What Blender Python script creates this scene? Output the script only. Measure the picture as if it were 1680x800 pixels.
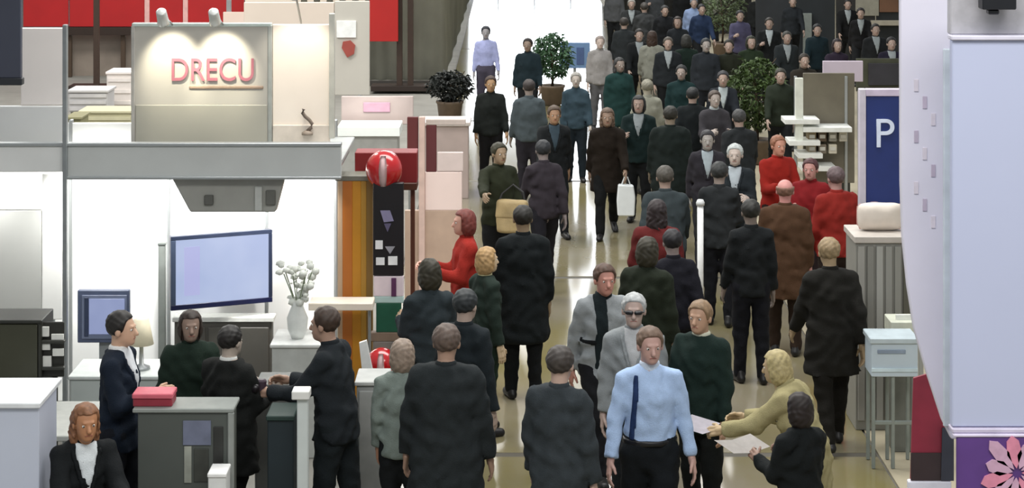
import bpy, bmesh, math, random
import numpy as np
from mathutils import Vector, Matrix, Euler

for o in list(bpy.data.objects):
    bpy.data.objects.remove(o)
scene = bpy.context.scene
COL = scene.collection
random.seed(7)

# ---------------------------------------------------------------- camera
CAM_H = 5.0          # gallery height
FPX = 3200.0         # focal length in pixels of the 1680 px wide frame
HORIZON = -236.0     # picture row of the horizon (above the frame: the photo is a crop)
cam_data = bpy.data.cameras.new('camera')
cam = bpy.data.objects.new('camera', cam_data)
COL.objects.link(cam)
cam.location = (0, 0, CAM_H)
cam.rotation_euler = (math.pi / 2, 0, 0)
cam_data.sensor_width = 36
cam_data.lens = FPX * 36 / 1680
cam_data.shift_y = -(400 - HORIZON) / 1680
cam_data.clip_end = 300
scene.camera = cam

# ---------------------------------------------------------------- light
world = bpy.data.worlds.new('hall_light')
scene.world = world
world.use_nodes = True
bg = world.node_tree.nodes['Background']
bg.inputs[0].default_value = (0.93, 0.97, 1.0, 1)
bg.inputs[1].default_value = 0.42

def area(name, loc, size, power, color=(1, 1, 1), rot=(0, 0, 0)):
    l = bpy.data.lights.new(name, 'AREA')
    l.shape = 'RECTANGLE'
    l.size, l.size_y = size
    l.energy = power
    l.color = color
    o = bpy.data.objects.new(name, l)
    COL.objects.link(o)
    o.location = loc
    o.rotation_euler = rot
    return o

# hall lamps under the roof above the aisle, then fill lamps on the left
for i, y in enumerate((6, 17, 29, 43, 58)):
    area('hall_or_fill_lamp', (1.0, y, 9.0), (9, 3.0), 780, (1.0, 0.985, 0.95))
for i, y in enumerate((24, 36)):  # extra lamps added to brighten the dark left side
    area('hall_or_fill_lamp', (-8.5, y, 9.0), (7, 3.0), 850, (1.0, 0.97, 0.92))

vs = scene.view_settings
vs.view_transform = 'Standard'
vs.look = 'None'
vs.exposure = 0.15
vs.gamma = 1
vs.use_curve_mapping = False

# ---------------------------------------------------------------- helpers
def X(px, Y): return (px - 840.0) / FPX * Y
def Z(py, Y): return CAM_H - (py - HORIZON) / FPX * Y
def depth_head(py, H): return FPX * (CAM_H - H) / (py - HORIZON)
def depth_floor(py): return FPX * CAM_H / (py - HORIZON)

def s2l(c):
    c = c / 255.0
    return c / 12.92 if c <= 0.04045 else ((c + 0.055) / 1.055) ** 2.4
def rgb(h):
    if isinstance(h, str):
        h = h.lstrip('#')
        h = tuple(int(h[i:i + 2], 16) for i in (0, 2, 4))
    return tuple(s2l(v) for v in h)

MATS = {}
def mat(color, rough=0.6, metal=0.0, var=0.12, scale=9.0, bump=0.0, emit=0.0, coat=0.0, spec=0.5):
    key = (color, rough, metal, var, scale, bump, emit, coat, spec)
    if key in MATS:
        return MATS[key]
    m = bpy.data.materials.new('material_' + str(color).strip('#'))
    m.use_nodes = True
    nt = m.node_tree
    b = nt.nodes['Principled BSDF']
    c = rgb(color)
    b.inputs['Roughness'].default_value = rough
    b.inputs['Metallic'].default_value = metal
    b.inputs['Coat Weight'].default_value = coat
    b.inputs['Specular IOR Level'].default_value = spec
    tc = nt.nodes.new('ShaderNodeTexCoord')
    nz = nt.nodes.new('ShaderNodeTexNoise')
    nz.inputs['Scale'].default_value = scale
    nz.inputs['Detail'].default_value = 4
    nt.links.new(tc.outputs['Object'], nz.inputs['Vector'])
    rp = nt.nodes.new('ShaderNodeMapRange')
    rp.inputs['From Min'].default_value = 0.25
    rp.inputs['From Max'].default_value = 0.75
    rp.inputs['To Min'].default_value = 1 - var
    rp.inputs['To Max'].default_value = 1 + var
    nt.links.new(nz.outputs['Fac'], rp.inputs['Value'])
    mx = nt.nodes.new('ShaderNodeVectorMath')
    mx.operation = 'SCALE'
    mx.inputs[0].default_value = c
    nt.links.new(rp.outputs['Result'], mx.inputs['Scale'])
    nt.links.new(mx.outputs['Vector'], b.inputs['Base Color'])
    if bump:
        bp = nt.nodes.new('ShaderNodeBump')
        bp.inputs['Strength'].default_value = bump
        bp.inputs['Distance'].default_value = 0.01
        n2 = nt.nodes.new('ShaderNodeTexNoise')
        n2.inputs['Scale'].default_value = scale * 8
        nt.links.new(tc.outputs['Object'], n2.inputs['Vector'])
        nt.links.new(n2.outputs['Fac'], bp.inputs['Height'])
        nt.links.new(bp.outputs['Normal'], b.inputs['Normal'])
    if emit:
        b.inputs['Emission Color'].default_value = (*c, 1)
        b.inputs['Emission Strength'].default_value = emit
    MATS[key] = m
    return m

def glass(color='#e8f0f0', rough=0.05, alpha=0.25):
    key = ('glass', color, rough, alpha)
    if key in MATS:
        return MATS[key]
    m = mat(color, rough, 0, 0.02, 3).copy()
    m.name = 'material_glass'
    b = m.node_tree.nodes['Principled BSDF']
    b.inputs['Alpha'].default_value = alpha
    MATS[key] = m
    return m

def cloth(c): return mat(c, 0.85, 0, 0.09, 22, 0.5, spec=0.2)

def link(name, me, parent=None):
    o = bpy.data.objects.new(name, me)
    COL.objects.link(o)
    if parent is not None:
        o.parent = parent
    return o

def tag(o, label, cat, group=None):
    o['label'] = label
    o['category'] = cat
    if group:
        o['group'] = group
    return o

def thing(name, label, cat, loc=(0, 0, 0), rz=0.0, group=None):
    o = bpy.data.objects.new(name, None)
    o.empty_display_size = 0.2
    COL.objects.link(o)
    o.location = loc
    o.rotation_euler = (0, 0, rz)
    return tag(o, label, cat, group)

def mesh_from_bm(bm, name, m, smooth=False):
    me = bpy.data.meshes.new(name)
    bm.to_mesh(me)
    bm.free()
    me.materials.append(m)
    if smooth:
        me.polygons.foreach_set('use_smooth', [True] * len(me.polygons))
    return me

def box(parent, name, x0, x1, y0, y1, z0, z1, m, bev=0.006, label=None):
    """box in world coordinates; a part when parent is given (parent unrotated)"""
    bm = bmesh.new()
    r = bmesh.ops.create_cube(bm, size=1)
    off = parent_offset(parent)
    for v in bm.verts:
        v.co = Vector(((x0 + x1) / 2 + v.co.x * (x1 - x0), (y0 + y1) / 2 + v.co.y * (y1 - y0),
                       (z0 + z1) / 2 + v.co.z * (z1 - z0))) - off
    b = min(bev, abs(x1 - x0) * 0.3, abs(y1 - y0) * 0.3, abs(z1 - z0) * 0.3)
    if b > 0.0005:
        bmesh.ops.bevel(bm, geom=bm.edges[:], offset=b, segments=1, affect='EDGES')
    o = link(name, mesh_from_bm(bm, name, m), parent)
    if label:
        o['label'] = label
    return o

def parent_offset(parent):
    off = Vector((0, 0, 0))
    p = parent
    while p is not None:
        off = off + p.location
        p = p.parent
    return off

def prism(parent, name, pts, y0, y1, m, bev=0.0):
    """outline in (x,z) world, extruded in y"""
    bm = bmesh.new()
    off = parent_offset(parent)
    a = [bm.verts.new(Vector((x, y0, z)) - off) for x, z in pts]
    b = [bm.verts.new(Vector((x, y1, z)) - off) for x, z in pts]
    n = len(pts)
    bm.faces.new(a)
    bm.faces.new(b[::-1])
    for i in range(n):
        bm.faces.new((a[i], b[i], b[(i + 1) % n], a[(i + 1) % n]))
    bmesh.ops.recalc_face_normals(bm, faces=bm.faces[:])
    if bev:
        bmesh.ops.bevel(bm, geom=bm.edges[:], offset=bev, segments=1, affect='EDGES')
    return link(name, mesh_from_bm(bm, name, m), parent)

def panel(parent, name, px0, px1, py0, py1, Y, th, m, bev=0.006):
    """upright board facing the gallery, th thick, front face at depth Y"""
    return box(parent, name, X(px0, Y), X(px1, Y), Y, Y + th, Z(py1, Y), Z(py0, Y), m, bev)

def tube(parent, name, pts, r, m, seg=10, closed=False):
    off = parent_offset(parent)
    pts = [Vector(p) - off for p in pts]
    bm = bmesh.new()
    rings = []
    n = len(pts)
    for i, p in enumerate(pts):
        rr = r[i] if isinstance(r, (list, tuple)) else r
        d = (pts[min(i + 1, n - 1)] - pts[max(i - 1, 0)]).normalized()
        u = d.cross(Vector((0, 0, 1)))
        if u.length < 1e-3:
            u = d.cross(Vector((0, 1, 0)))
        u.normalize()
        w = d.cross(u).normalized()
        rings.append([bm.verts.new(p + u * rr * math.cos(2 * math.pi * k / seg) + w * rr * math.sin(2 * math.pi * k / seg)) for k in range(seg)])
    for i in range(n - 1):
        for k in range(seg):
            bm.faces.new((rings[i][k], rings[i][(k + 1) % seg], rings[i + 1][(k + 1) % seg], rings[i + 1][k]))
    bm.faces.new(rings[0][::-1])
    bm.faces.new(rings[-1])
    bmesh.ops.recalc_face_normals(bm, faces=bm.faces[:])
    return link(name, mesh_from_bm(bm, name, m, seg > 6), parent)

def lathe(parent, name, prof, cx, cy, m, seg=20):
    off = parent_offset(parent)
    bm = bmesh.new()
    rings = []
    for r, z in prof:
        rings.append([bm.verts.new(Vector((cx + r * math.cos(2 * math.pi * k / seg), cy + r * math.sin(2 * math.pi * k / seg), z)) - off) for k in range(seg)])
    for a, b in zip(rings[:-1], rings[1:]):
        for k in range(seg):
            bm.faces.new((a[k], a[(k + 1) % seg], b[(k + 1) % seg], b[k]))
    bm.faces.new(rings[0][::-1])
    bm.faces.new(rings[-1])
    bmesh.ops.recalc_face_normals(bm, faces=bm.faces[:])
    return link(name, mesh_from_bm(bm, name, m, True), parent)

def lettering(parent, name, text, x, y, z, size, m, xscale=1.0, extrude=0.006):
    """letters facing the gallery (-Y), lower left corner at x, z"""
    cu = bpy.data.curves.new('lettering_curve', 'FONT')
    cu.body = text
    cu.size = size
    cu.extrude = extrude
    t = bpy.data.objects.new('lettering_curve', cu)
    COL.objects.link(t)
    dg = bpy.context.evaluated_depsgraph_get()
    me = bpy.data.meshes.new_from_object(t.evaluated_get(dg))
    bpy.data.objects.remove(t)
    bpy.data.curves.remove(cu)
    off = parent_offset(parent)
    M = Matrix.Translation(Vector((x, y, z)) - off) @ Matrix.Rotation(math.pi / 2, 4, 'X') @ Matrix.Scale(xscale, 4, (1, 0, 0))
    me.transform(M)
    me.materials.clear()
    me.materials.append(m)
    return link(name, me, parent)
# ---------------------------------------------------------------- implicit surfaces for the figures
def grid(lo, hi, h):
    ax = [np.arange(lo[i] - 2 * h, hi[i] + 3 * h, h) for i in range(3)]
    return np.meshgrid(*ax, indexing='ij'), ax

def surface_nets(V, lo, h):
    ins = V < 0
    nx, ny, nz = V.shape
    c = np.zeros((nx - 1, ny - 1, nz - 1), np.int8)
    cor = [(i, j, k) for i in (0, 1) for j in (0, 1) for k in (0, 1)]
    def sub(A, o): return A[o[0]:nx - 1 + o[0], o[1]:ny - 1 + o[1], o[2]:nz - 1 + o[2]]
    for o in cor:
        c += sub(ins, o)
    I = np.argwhere((c > 0) & (c < 8))
    idx = -np.ones(c.shape, np.int64)
    idx[I[:, 0], I[:, 1], I[:, 2]] = np.arange(len(I))
    acc = np.zeros((len(I), 3))
    cnt = np.zeros(len(I))
    for a in cor:
        for ax in range(3):
            if a[ax]:
                continue
            b = list(a)
            b[ax] = 1
            va = V[I[:, 0] + a[0], I[:, 1] + a[1], I[:, 2] + a[2]]
            vb = V[I[:, 0] + b[0], I[:, 1] + b[1], I[:, 2] + b[2]]
            x = (va < 0) != (vb < 0)
            t = va / np.where(x, va - vb, 1)
            p = np.tile(np.array(a, float), (len(I), 1))
            p[:, ax] = t
            acc[x] += p[x]
            cnt[x] += 1
    verts = np.array(lo) + (I + acc / cnt[:, None]) * h
    quads = []
    for ax in range(3):
        s0 = [slice(None)] * 3
        s1 = [slice(None)] * 3
        s0[ax] = slice(0, -1)
        s1[ax] = slice(1, None)
        A = ins[tuple(s0)]
        B = ins[tuple(s1)]
        E = np.argwhere(A != B)
        u, v = [(1, 2), (2, 0), (0, 1)][ax]
        E = E[(E[:, u] > 0) & (E[:, v] > 0)]
        keep = (E[:, u] < c.shape[u]) & (E[:, v] < c.shape[v]) & (E[:, ax] < c.shape[ax])
        E = E[keep]
        def g(du, dv):
            q = E.copy()
            q[:, u] += du
            q[:, v] += dv
            return idx[q[:, 0], q[:, 1], q[:, 2]]
        Q = np.stack([g(-1, -1), g(0, -1), g(0, 0), g(-1, 0)], 1)
        flip = B[E[:, 0], E[:, 1], E[:, 2]]
        Q[flip] = Q[flip][:, ::-1]
        quads.append(Q)
    return verts, np.concatenate(quads)

def ell(P, c, r):
    x, y, z = (P[0] - c[0]), (P[1] - c[1]), (P[2] - c[2])
    k0 = np.sqrt((x / r[0]) ** 2 + (y / r[1]) ** 2 + (z / r[2]) ** 2)
    k1 = np.sqrt((x / r[0] ** 2) ** 2 + (y / r[1] ** 2) ** 2 + (z / r[2] ** 2) ** 2)
    return k0 * (k0 - 1) / np.maximum(k1, 1e-6)

def cap(P, a, b, ra, rb, flat=1.0):
    """tapered capsule; flat<1 squeezes it front to back"""
    a = np.array(a, float)
    b = np.array(b, float)
    f = 1.0 / flat
    ab = b - a
    abf = ab * np.array([1, f, 1])
    qx, qy, qz = P[0] - a[0], (P[1] - a[1]) * f, P[2] - a[2]
    t = np.clip((qx * abf[0] + qy * abf[1] + qz * abf[2]) / max(abf.dot(abf), 1e-9), 0, 1)
    d = np.sqrt((qx - t * abf[0]) ** 2 + (qy - t * abf[1]) ** 2 + (qz - t * abf[2]) ** 2)
    return (d - (ra + (rb - ra) * t)) * (flat if flat < 1 else 1.0)

def smin(ds, k):
    m = ds[0]
    for d in ds[1:]:
        h = np.clip(0.5 + 0.5 * (d - m) / k, 0, 1)
        m = d * (1 - h) + m * h - k * h * (1 - h)
    return m

def mesh_caps(caps, h, k=0.03, infl=0.0, post=None, lo=None, hi=None):
    pts = np.array([p for c in caps for p in (c[0], c[1])])
    rm = max(max(c[2], c[3]) for c in caps) + infl + 0.02
    lo = pts.min(0) - rm if lo is None else lo
    hi = pts.max(0) + rm if hi is None else hi
    P, ax = grid(lo, hi, h)
    V = smin([cap(P, *c) for c in caps], k) - infl
    if post:
        V = post(P, V)
    return surface_nets(V, [a[0] for a in ax], h)

_cache = {}
def head_mesh(h):
    if ('head', h) in _cache:
        return _cache['head', h]
    P, ax = grid((-0.1, -0.13, -0.2), (0.1, 0.14, 0.15), h)
    V = smin([ell(P, (0, -0.012, 0.038), (0.075, 0.094, 0.09)),
              ell(P, (0, 0.03, -0.035), (0.058, 0.062, 0.085)),
              ell(P, (0, 0.062, -0.088), (0.026, 0.026, 0.022))], 0.03)
    V = smin([V, cap(P, (0, 0.088, 0.012), (0, 0.106, -0.028), 0.010, 0.016)], 0.012)     # nose
    V = smin([V, cap(P, (-0.03, 0.082, 0.03), (0.03, 0.082, 0.03), 0.010, 0.010)], 0.012)  # brow
    V = smin([V, cap(P, (-0.018, 0.086, -0.058), (0.018, 0.086, -0.058), 0.008, 0.008)], 0.008)  # mouth
    for s in (-1, 1):
        V = smin([V, ell(P, (s * 0.076, -0.005, -0.005), (0.012, 0.022, 0.033))], 0.008)   # ears
        e = ell(P, (s * 0.031, 0.094, 0.008), (0.017, 0.011, 0.009))
        V = np.maximum(V, -e)
    V = smin([V, cap(P, (0, -0.02, -0.05), (0, -0.03, -0.19), 0.052, 0.055)], 0.03)        # neck
    r = surface_nets(V, [a[0] for a in ax], h)
    _cache['head', h] = r
    return r

def ball(c, r, n=6):
    vs, fs = [], []
    for i in range(n + 1):
        th = math.pi * i / n
        for j in range(2 * n):
            ph = math.pi * j / n
            vs.append((c[0] + r * math.sin(th) * math.cos(ph), c[1] + r * math.sin(th) * math.sin(ph), c[2] + r * math.cos(th)))
    for i in range(n):
        for j in range(2 * n):
            a = i * 2 * n + j
            b = i * 2 * n + (j + 1) % (2 * n)
            fs.append((a, a + 2 * n, b + 2 * n, b))
    return np.array(vs), np.array(fs)

def hair_mesh(style, h):
    key = ('hair', style, h)
    if key in _cache:
        return _cache[key]
    P, ax = grid((-0.13, -0.16, -0.32), (0.13, 0.13, 0.19), h)
    x, y, z = P
    n = 0.004 * np.sin(x * 90 + 3 * np.sin(z * 40)) * np.sin(y * 80 + z * 30)
    sk = ell(P, (0, -0.014, 0.042), (0.088, 0.106, 0.102)) + n
    if style == 'short':
        f = np.interp(y, [-0.12, -0.05, 0.0, 0.03, 0.055, 0.12], [-0.075, -0.06, -0.015, 0.0, 0.085, 0.10])
        V = np.maximum(sk, f - z)
    elif style == 'bald':
        f = np.interp(y, [-0.12, -0.05, 0.0, 0.03], [-0.075, -0.06, -0.015, 0.02])
        V = np.maximum(np.maximum(sk, f - z), np.maximum(z - 0.055, y - 0.02))
    elif style == 'bob':
        b = smin([sk, ell(P, (0, -0.03, -0.03), (0.098, 0.095, 0.13)) + n], 0.02)
        face = np.maximum(np.maximum(z - 0.085, 0.035 - y), np.abs(x) - 0.2)
        face2 = np.maximum(np.maximum(z - 0.04, 0.005 - y), np.abs(x) - 0.068)
        V = np.maximum(np.maximum(b, -face), np.maximum(-face2, -0.13 - z))
    else:  # long
        b = smin([sk, ell(P, (0, -0.045, -0.08), (0.10, 0.075, 0.20)) + n * 2], 0.03)
        face = np.maximum(np.maximum(z - 0.085, 0.035 - y), np.abs(x) - 0.2)
        face2 = np.maximum(np.maximum(z - 0.04, 0.0 - y), np.abs(x) - 0.07)
        V = np.maximum(np.maximum(b, -face), -face2)
    r = surface_nets(V, [a[0] for a in ax], h)
    _cache[key] = r
    return r

def hand_mesh(side, curl, h):
    key = ('hand', side, curl, h)
    if key in _cache:
        return _cache[key]
    # fingers along -z, palm towards -x*side (the body), thumb towards +y
    caps = [((0, -0.022, -0.005), (0, -0.026, -0.085), 0.017, 0.014), ((0, 0.0, -0.0), (0, 0.0, -0.09), 0.019, 0.015),
            ((0, 0.022, -0.01), (0, 0.028, -0.085), 0.018, 0.014), ((0, 0, 0.03), (0, 0, -0.02), 0.026, 0.026)]
    ix = -side
    for y, L in ((-0.033, 0.062), (-0.011, 0.078), (0.011, 0.084), (0.032, 0.074)):
        p = np.array([0, y * 0.95, -0.088])
        ang = 0.0
        for seg, fr in enumerate((0.45, 0.32, 0.23)):
            ang += curl * (0.8 if seg == 0 else 1.0)
            q = p + np.array([ix * math.sin(ang), y * 0.12, -math.cos(ang)]) * L * fr * 1.05
            caps.append((p, q, 0.0092 - 0.0008 * seg, 0.0088 - 0.0008 * seg))
            p = q
    t0 = np.array([ix * 0.006, 0.026, -0.02])
    t1 = t0 + np.array([ix * 0.015, 0.032, -0.03])
    t2 = t1 + np.array([ix * (0.008 + 0.014 * curl), 0.010, -0.03])
    caps += [(t0, t1, 0.015, 0.011), (t1, t2, 0.011, 0.009)]
    r = mesh_caps(caps, h, 0.006)
    _cache[key] = r
    return r

def shoe_mesh(h):
    if ('shoe', h) in _cache:
        return _cache['shoe', h]
    P, ax = grid((-0.06, -0.1, -0.02), (0.06, 0.21, 0.14), h)
    V = smin([cap(P, (0, -0.05, 0.035), (0, 0.15, 0.03), 0.038, 0.042), cap(P, (0, -0.03, 0.06), (0, -0.02, 0.10), 0.04, 0.042),
              cap(P, (0, 0.02, 0.06), (0, 0.10, 0.035), 0.036, 0.036)], 0.03)
    V = np.maximum(V, 0.002 - P[2])
    r = surface_nets(V, [a[0] for a in ax], h)
    _cache['shoe', h] = r
    return r

def xf(m, M):
    v, f = m
    A = np.array(M)
    return v @ A[:3, :3].T + A[:3, 3], f

def np_mesh(name, parts, mats, smooth=1):
    """parts: list of (verts, faces, material index)"""
    V, F, MI, off = [], [], [], 0
    for v, f, mi in parts:
        V.append(v)
        F.append(np.asarray(f) + off)
        MI += [mi] * len(f)
        off += len(v)
    V = np.concatenate(V)
    F = np.concatenate(F)
    me = bpy.data.meshes.new(name)
    me.vertices.add(len(V))
    me.vertices.foreach_set('co', V.astype(np.float32).ravel())
    me.loops.add(F.size)
    me.loops.foreach_set('vertex_index', F.astype(np.int32).ravel())
    me.polygons.add(len(F))
    me.polygons.foreach_set('loop_start', np.arange(0, F.size, 4, dtype=np.int32))
    me.polygons.foreach_set('material_index', np.array(MI, np.int32))
    me.polygons.foreach_set('use_smooth', np.ones(len(F), bool))
    for m in mats:
        me.materials.append(m)
    me.update(calc_edges=True)
    return me

def relax(m, it=2):
    """a little smoothing of the net, keeps volume well enough"""
    v, f = m
    for _ in range(it):
        acc = np.zeros_like(v)
        cnt = np.zeros(len(v))
        for a, b in ((0, 1), (1, 2), (2, 3), (3, 0)):
            np.add.at(acc, f[:, a], v[f[:, b]])
            np.add.at(acc, f[:, b], v[f[:, a]])
            np.add.at(cnt, f[:, a], 1)
            np.add.at(cnt, f[:, b], 1)
        v = v * 0.5 + 0.5 * acc / np.maximum(cnt, 1)[:, None]
    return v, f

POSES = {
    'stand': dict(),
    'relaxed': dict(armL=(6, 10, 18), armR=(-2, 9, 12), legL=(4, 4), legR=(-3, 2), weight=0.015),
    'walk': dict(armL=(22, 8, 18), armR=(-20, 8, 12), legL=(-20, 14), legR=(22, 6), lean=4),
    'walk2': dict(armL=(-20, 8, 12), armR=(22, 8, 20), legL=(22, 6), legR=(-20, 16), lean=4),
    'reach': dict(armL=(40, 10, 50), armR=(45, 10, 35), legL=(8, 4), legR=(-8, 4), lean=8),
    'reachfar': dict(armL=(35, 12, 60), armR=(70, 12, 12), legL=(10, 4), legR=(-8, 6), lean=12),
    'hold': dict(armL=(18, 6, 85), armR=(18, 6, 85), legL=(3, 3), legR=(-3, 3)),
    'hold1': dict(armL=(4, 8, 14), armR=(15, 8, 95), legL=(3, 3), legR=(-4, 4)),
    'phone': dict(armL=(4, 8, 14), armR=(35, 18, 130), legL=(2, 3), legR=(-4, 5)),
    'bend': dict(armL=(45, 8, 30), armR=(40, 8, 40), legL=(6, 12), legR=(-2, 10), lean=32),
    'sit': dict(armL=(35, 8, 60), armR=(35, 8, 60), legL=(84, 84), legR=(82, 84), lean=8),
    'hips': dict(armL=(-12, 42, 70), armR=(-12, 42, 70), legL=(3, 3), legR=(-3, 3), inn=90),
}

def person(loc, face, label, H=1.72, top='#1c1f22', legs='#15171a', hair=('short', '#1d1512'), skin='#b98a72',
           pose='relaxed', hem=0.82, style='jacket', build=1.0, shirt=None, tie=None, collar=None, belt=None, shoe='#0d0c0c',
           head=(0, 0), group=None, cat='person', lod=None, glasses=None, stripe=None, z0=0.0, over=None):
    d = math.hypot(loc[0], loc[1])
    lod = lod or (0 if d < 17.5 else 1 if d < 27.5 else 2)
    hb = (0.019, 0.025, 0.034)[lod]
    hh = (0.0085, 0.012, 0.016)[lod]
    hn = (0.0055, 0.0075, 0.0095)[lod]
    ps = dict(armL=(4, 9, 12), armR=(4, 9, 12), legL=(2, 2), legR=(-2, 2), lean=0, weight=0.0, inn=14)
    ps.update(POSES[pose])
    if over:
        ps.update(over)
    s = H / 1.75
    R = math.radians
    lean = R(ps['lean'])
    def up(v, base):   # rotate by the lean about the hip
        y, z = v[1] - base[1], v[2] - base[2]
        return np.array([v[0], base[1] + y * math.cos(lean) + z * math.sin(lean), base[2] - y * math.sin(lean) + z * math.cos(lean)])
    hip0 = np.array([0, 0, 0.93])
    # legs from the hip
    J = {}
    for side, nm in ((-1, 'L'), (1, 'R')):
        fw, kn = ps['leg' + nm]
        hp = np.array([side * 0.09, 0, 0.91])
        t = R(fw)
        kp = hp + 0.43 * np.array([side * 0.02, math.sin(t), -math.cos(t)])
        t2 = R(fw - kn)
        an = kp + 0.42 * np.array([side * 0.015, math.sin(t2), -math.cos(t2)])
        J['hip' + nm], J['knee' + nm], J['ank' + nm] = hp, kp, an
        J['pitch' + nm] = min(0, (fw - kn)) * 0.7
    drop = min(J['ankL'][2], J['ankR'][2]) - 0.085
    for nm in 'LR':
        for q in ('hip', 'knee', 'ank'):
            J[q + nm] = J[q + nm] - np.array([0, 0, drop])
    hip0 = hip0 - np.array([0, 0, drop])
    B = hip0
    chest = up(B + [0, 0.0, 0.33], B)
    waist = up(B + [0, 0.0, 0.13], B)
    nb = up(B + [0, -0.015, 0.545], B)
    hc = up(B + [0, 0.020, 0.683], B)
    for side, nm in ((-1, 'L'), (1, 'R')):
        fw, out, el = ps['arm' + nm]
        sh = up(B + [side * 0.160 * build ** 0.5, -0.01, 0.462], B)
        t, o_ = R(fw), R(out)
        e = sh + 0.285 * np.array([side * math.sin(o_), math.sin(t) * math.cos(o_), -math.cos(t) * math.cos(o_)])
        t2, o2 = R(fw + el), R(out - (ps['inn'] if el > 30 else 4))
        dv = np.array([side * math.sin(o2), math.sin(t2) * math.cos(o2), -math.cos(t2) * math.cos(o2)])
        w = e + 0.25 * dv
        J['sh' + nm], J['el' + nm], J['wr' + nm], J['fd' + nm] = sh, e, w, dv
    b = build
    torso = [(B + [0, 0, -0.03], waist, 0.148 * b, 0.134 * b, 0.70), (waist, chest, 0.134 * b, 0.146 * b, 0.70),
             (chest, up(B + [0, -0.005, 0.43], B), 0.146 * b, 0.105 * b, 0.70),
             (up(B + [-0.145, -0.012, 0.452], B), up(B + [0.145, -0.012, 0.452], B), 0.045, 0.045),
             (up(B + [0, -0.012, 0.52], B), up(B + [-0.14, -0.012, 0.458], B), 0.045, 0.048),
             (up(B + [0, -0.012, 0.52], B), up(B + [0.14, -0.012, 0.458], B), 0.045, 0.048),
             (up(B + [0, -0.012, 0.48], B), hc - [0, 0.02, 0.06], 0.062, 0.052)]
    arms = []
    for nm in 'LR':
        arms += [(J['sh' + nm], J['el' + nm], 0.048 * b ** 0.5, 0.038), (J['el' + nm], J['wr' + nm], 0.040, 0.027)]
    legc = []
    for nm in 'LR':
        legc += [(J['hip' + nm], J['knee' + nm], 0.088 * b, 0.055), (J['knee' + nm] + [0, -0.008, -0.05], J['ank' + nm], 0.055, 0.036)]
    headM = Matrix.Translation(Vector(hc)) @ Euler((R(-head[1]) - lean * 0.4, 0, R(head[0])), 'XYZ').to_matrix().to_4x4() @ Matrix.Diagonal((1.06, 1.0, 0.95, 1))
    parts = [(*relax(mesh_caps(torso + arms + legc, hb * 1.15, 0.03), 1), 0), (*xf(head_mesh(hh), headM), 0)]
    for sd in (-1, 1):
        parts.append((*xf(ball((sd * 0.031, 0.0765, 0.008), 0.0105), headM), 1))
        parts.append((*xf(ball((sd * 0.031, 0.0835, 0.008), 0.0062, 4), headM), 2))
    parts.append((*xf(mesh_caps([((-0.020, 0.091, -0.058), (0.020, 0.091, -0.058), 0.005, 0.005)], 0.005, 0.004), headM), 3))
    for side, nm in ((-1, 'L'), (1, 'R')):
        dv = Vector(J['fd' + nm])
        zc = -dv
        ref = Vector((0, 1, 0)) if abs(dv.y) < 0.7 else Vector((-side * 0.5, 0, 0.85))
        yc = (ref - zc * ref.dot(zc)).normalized()
        xc = yc.cross(zc).normalized()
        M = Matrix(((xc.x, yc.x, zc.x), (xc.y, yc.y, zc.y), (xc.z, yc.z, zc.z))).to_4x4()
        M = Matrix.Translation(Vector(J['wr' + nm]) + dv * 0.025) @ M
        curl = 0.30 if ps['arm' + nm][2] < 30 else 0.75
        parts.append((*xf(hand_mesh(side, curl, hn), M), 0))
    S = Matrix.Scale(s, 4)
    def fin(ps_):
        return [(*xf((v, f), S), mi) for v, f, mi in ps_]
    root = thing('person', label, cat, (loc[0], loc[1], z0), R(face), group)
    skinm = mat(skin, 0.55, 0, 0.06, 12)
    link('body', np_mesh('body', fin(parts), [skinm, mat('#d8d4cc', 0.3), mat('#20140e', 0.3), mat('#96544c', 0.5)]), root)
    ho = None
    if hair:
        ho = link('hair', np_mesh('hair', fin([(*xf(hair_mesh(hair[0], hh), headM), 0)]), [mat(hair[1], 0.6, 0, 0.3, 40)]), root)
    if glasses:
        gp = [(*xf(mesh_caps([((sd * 0.018, 0.103, 0.010), (sd * 0.045, 0.096, 0.010), 0.017, 0.017)], 0.007, 0.004), headM), 0) for sd in (-1, 1)]
        gp.append((*xf(mesh_caps([((-0.07, 0.09, 0.014), (0.07, 0.09, 0.014), 0.006, 0.006)], 0.006, 0.004), headM), 0))
        link('sunglasses', np_mesh('sunglasses', fin(gp), [mat(glasses, 0.25)]), root)
    def folds(P, a=0.0055):
        x, y, z = P
        return 0.45 * a * np.sin(z * 61 + 3 * np.sin(x * 21 + y * 26) + loc[1]) * np.sin(x * 47 + y * 39 + z * 9) + a * np.sin(x * 33 + 2.2 * np.sin(z * 12 + y * 5)) * np.sin(z * 24 + 1.8 * np.sin(x * 17 + y * 15) + loc[0] * 7)
    # trousers or skirt
    hipz = B[2]
    if legs and style != 'gown':
        tc = [(B + [0, 0, -0.02], B + [0, 0, 0.09], 0.150 * b, 0.143 * b, 0.70)] + [(c[0], c[1], c[2] + 0.010, c[3] + 0.016) for c in legc]
        def post(P, V):
            V = V + folds(P, 0.009)
            return np.maximum(V, P[2] - (hipz + 0.10))
        link('trousers', np_mesh('trousers', fin([(*relax(mesh_caps(tc, hb, 0.03, 0.008, post), 1), 0)]), [cloth(legs)]), root)
    if style == 'skirt':
        kz = (J['kneeL'][2] + J['kneeR'][2]) / 2
        def post(P, V):
            return np.maximum(np.maximum(V + folds(P, 0.008), P[2] - (hipz + 0.08)), kz - 0.02 - P[2])
        link('skirt', np_mesh('skirt', fin([(*mesh_caps([(B, (J['kneeL'] + J['kneeR']) / 2 - [0, 0, 0.2], 0.165, 0.21, 0.75)], hb, 0.03, 0, post), 0)]), [cloth(legs)]), root)
    # upper garment
    infl = {'shirt': 0.012, 'jacket': 0.022, 'coat': 0.03}.get(style, 0.02)
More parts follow.
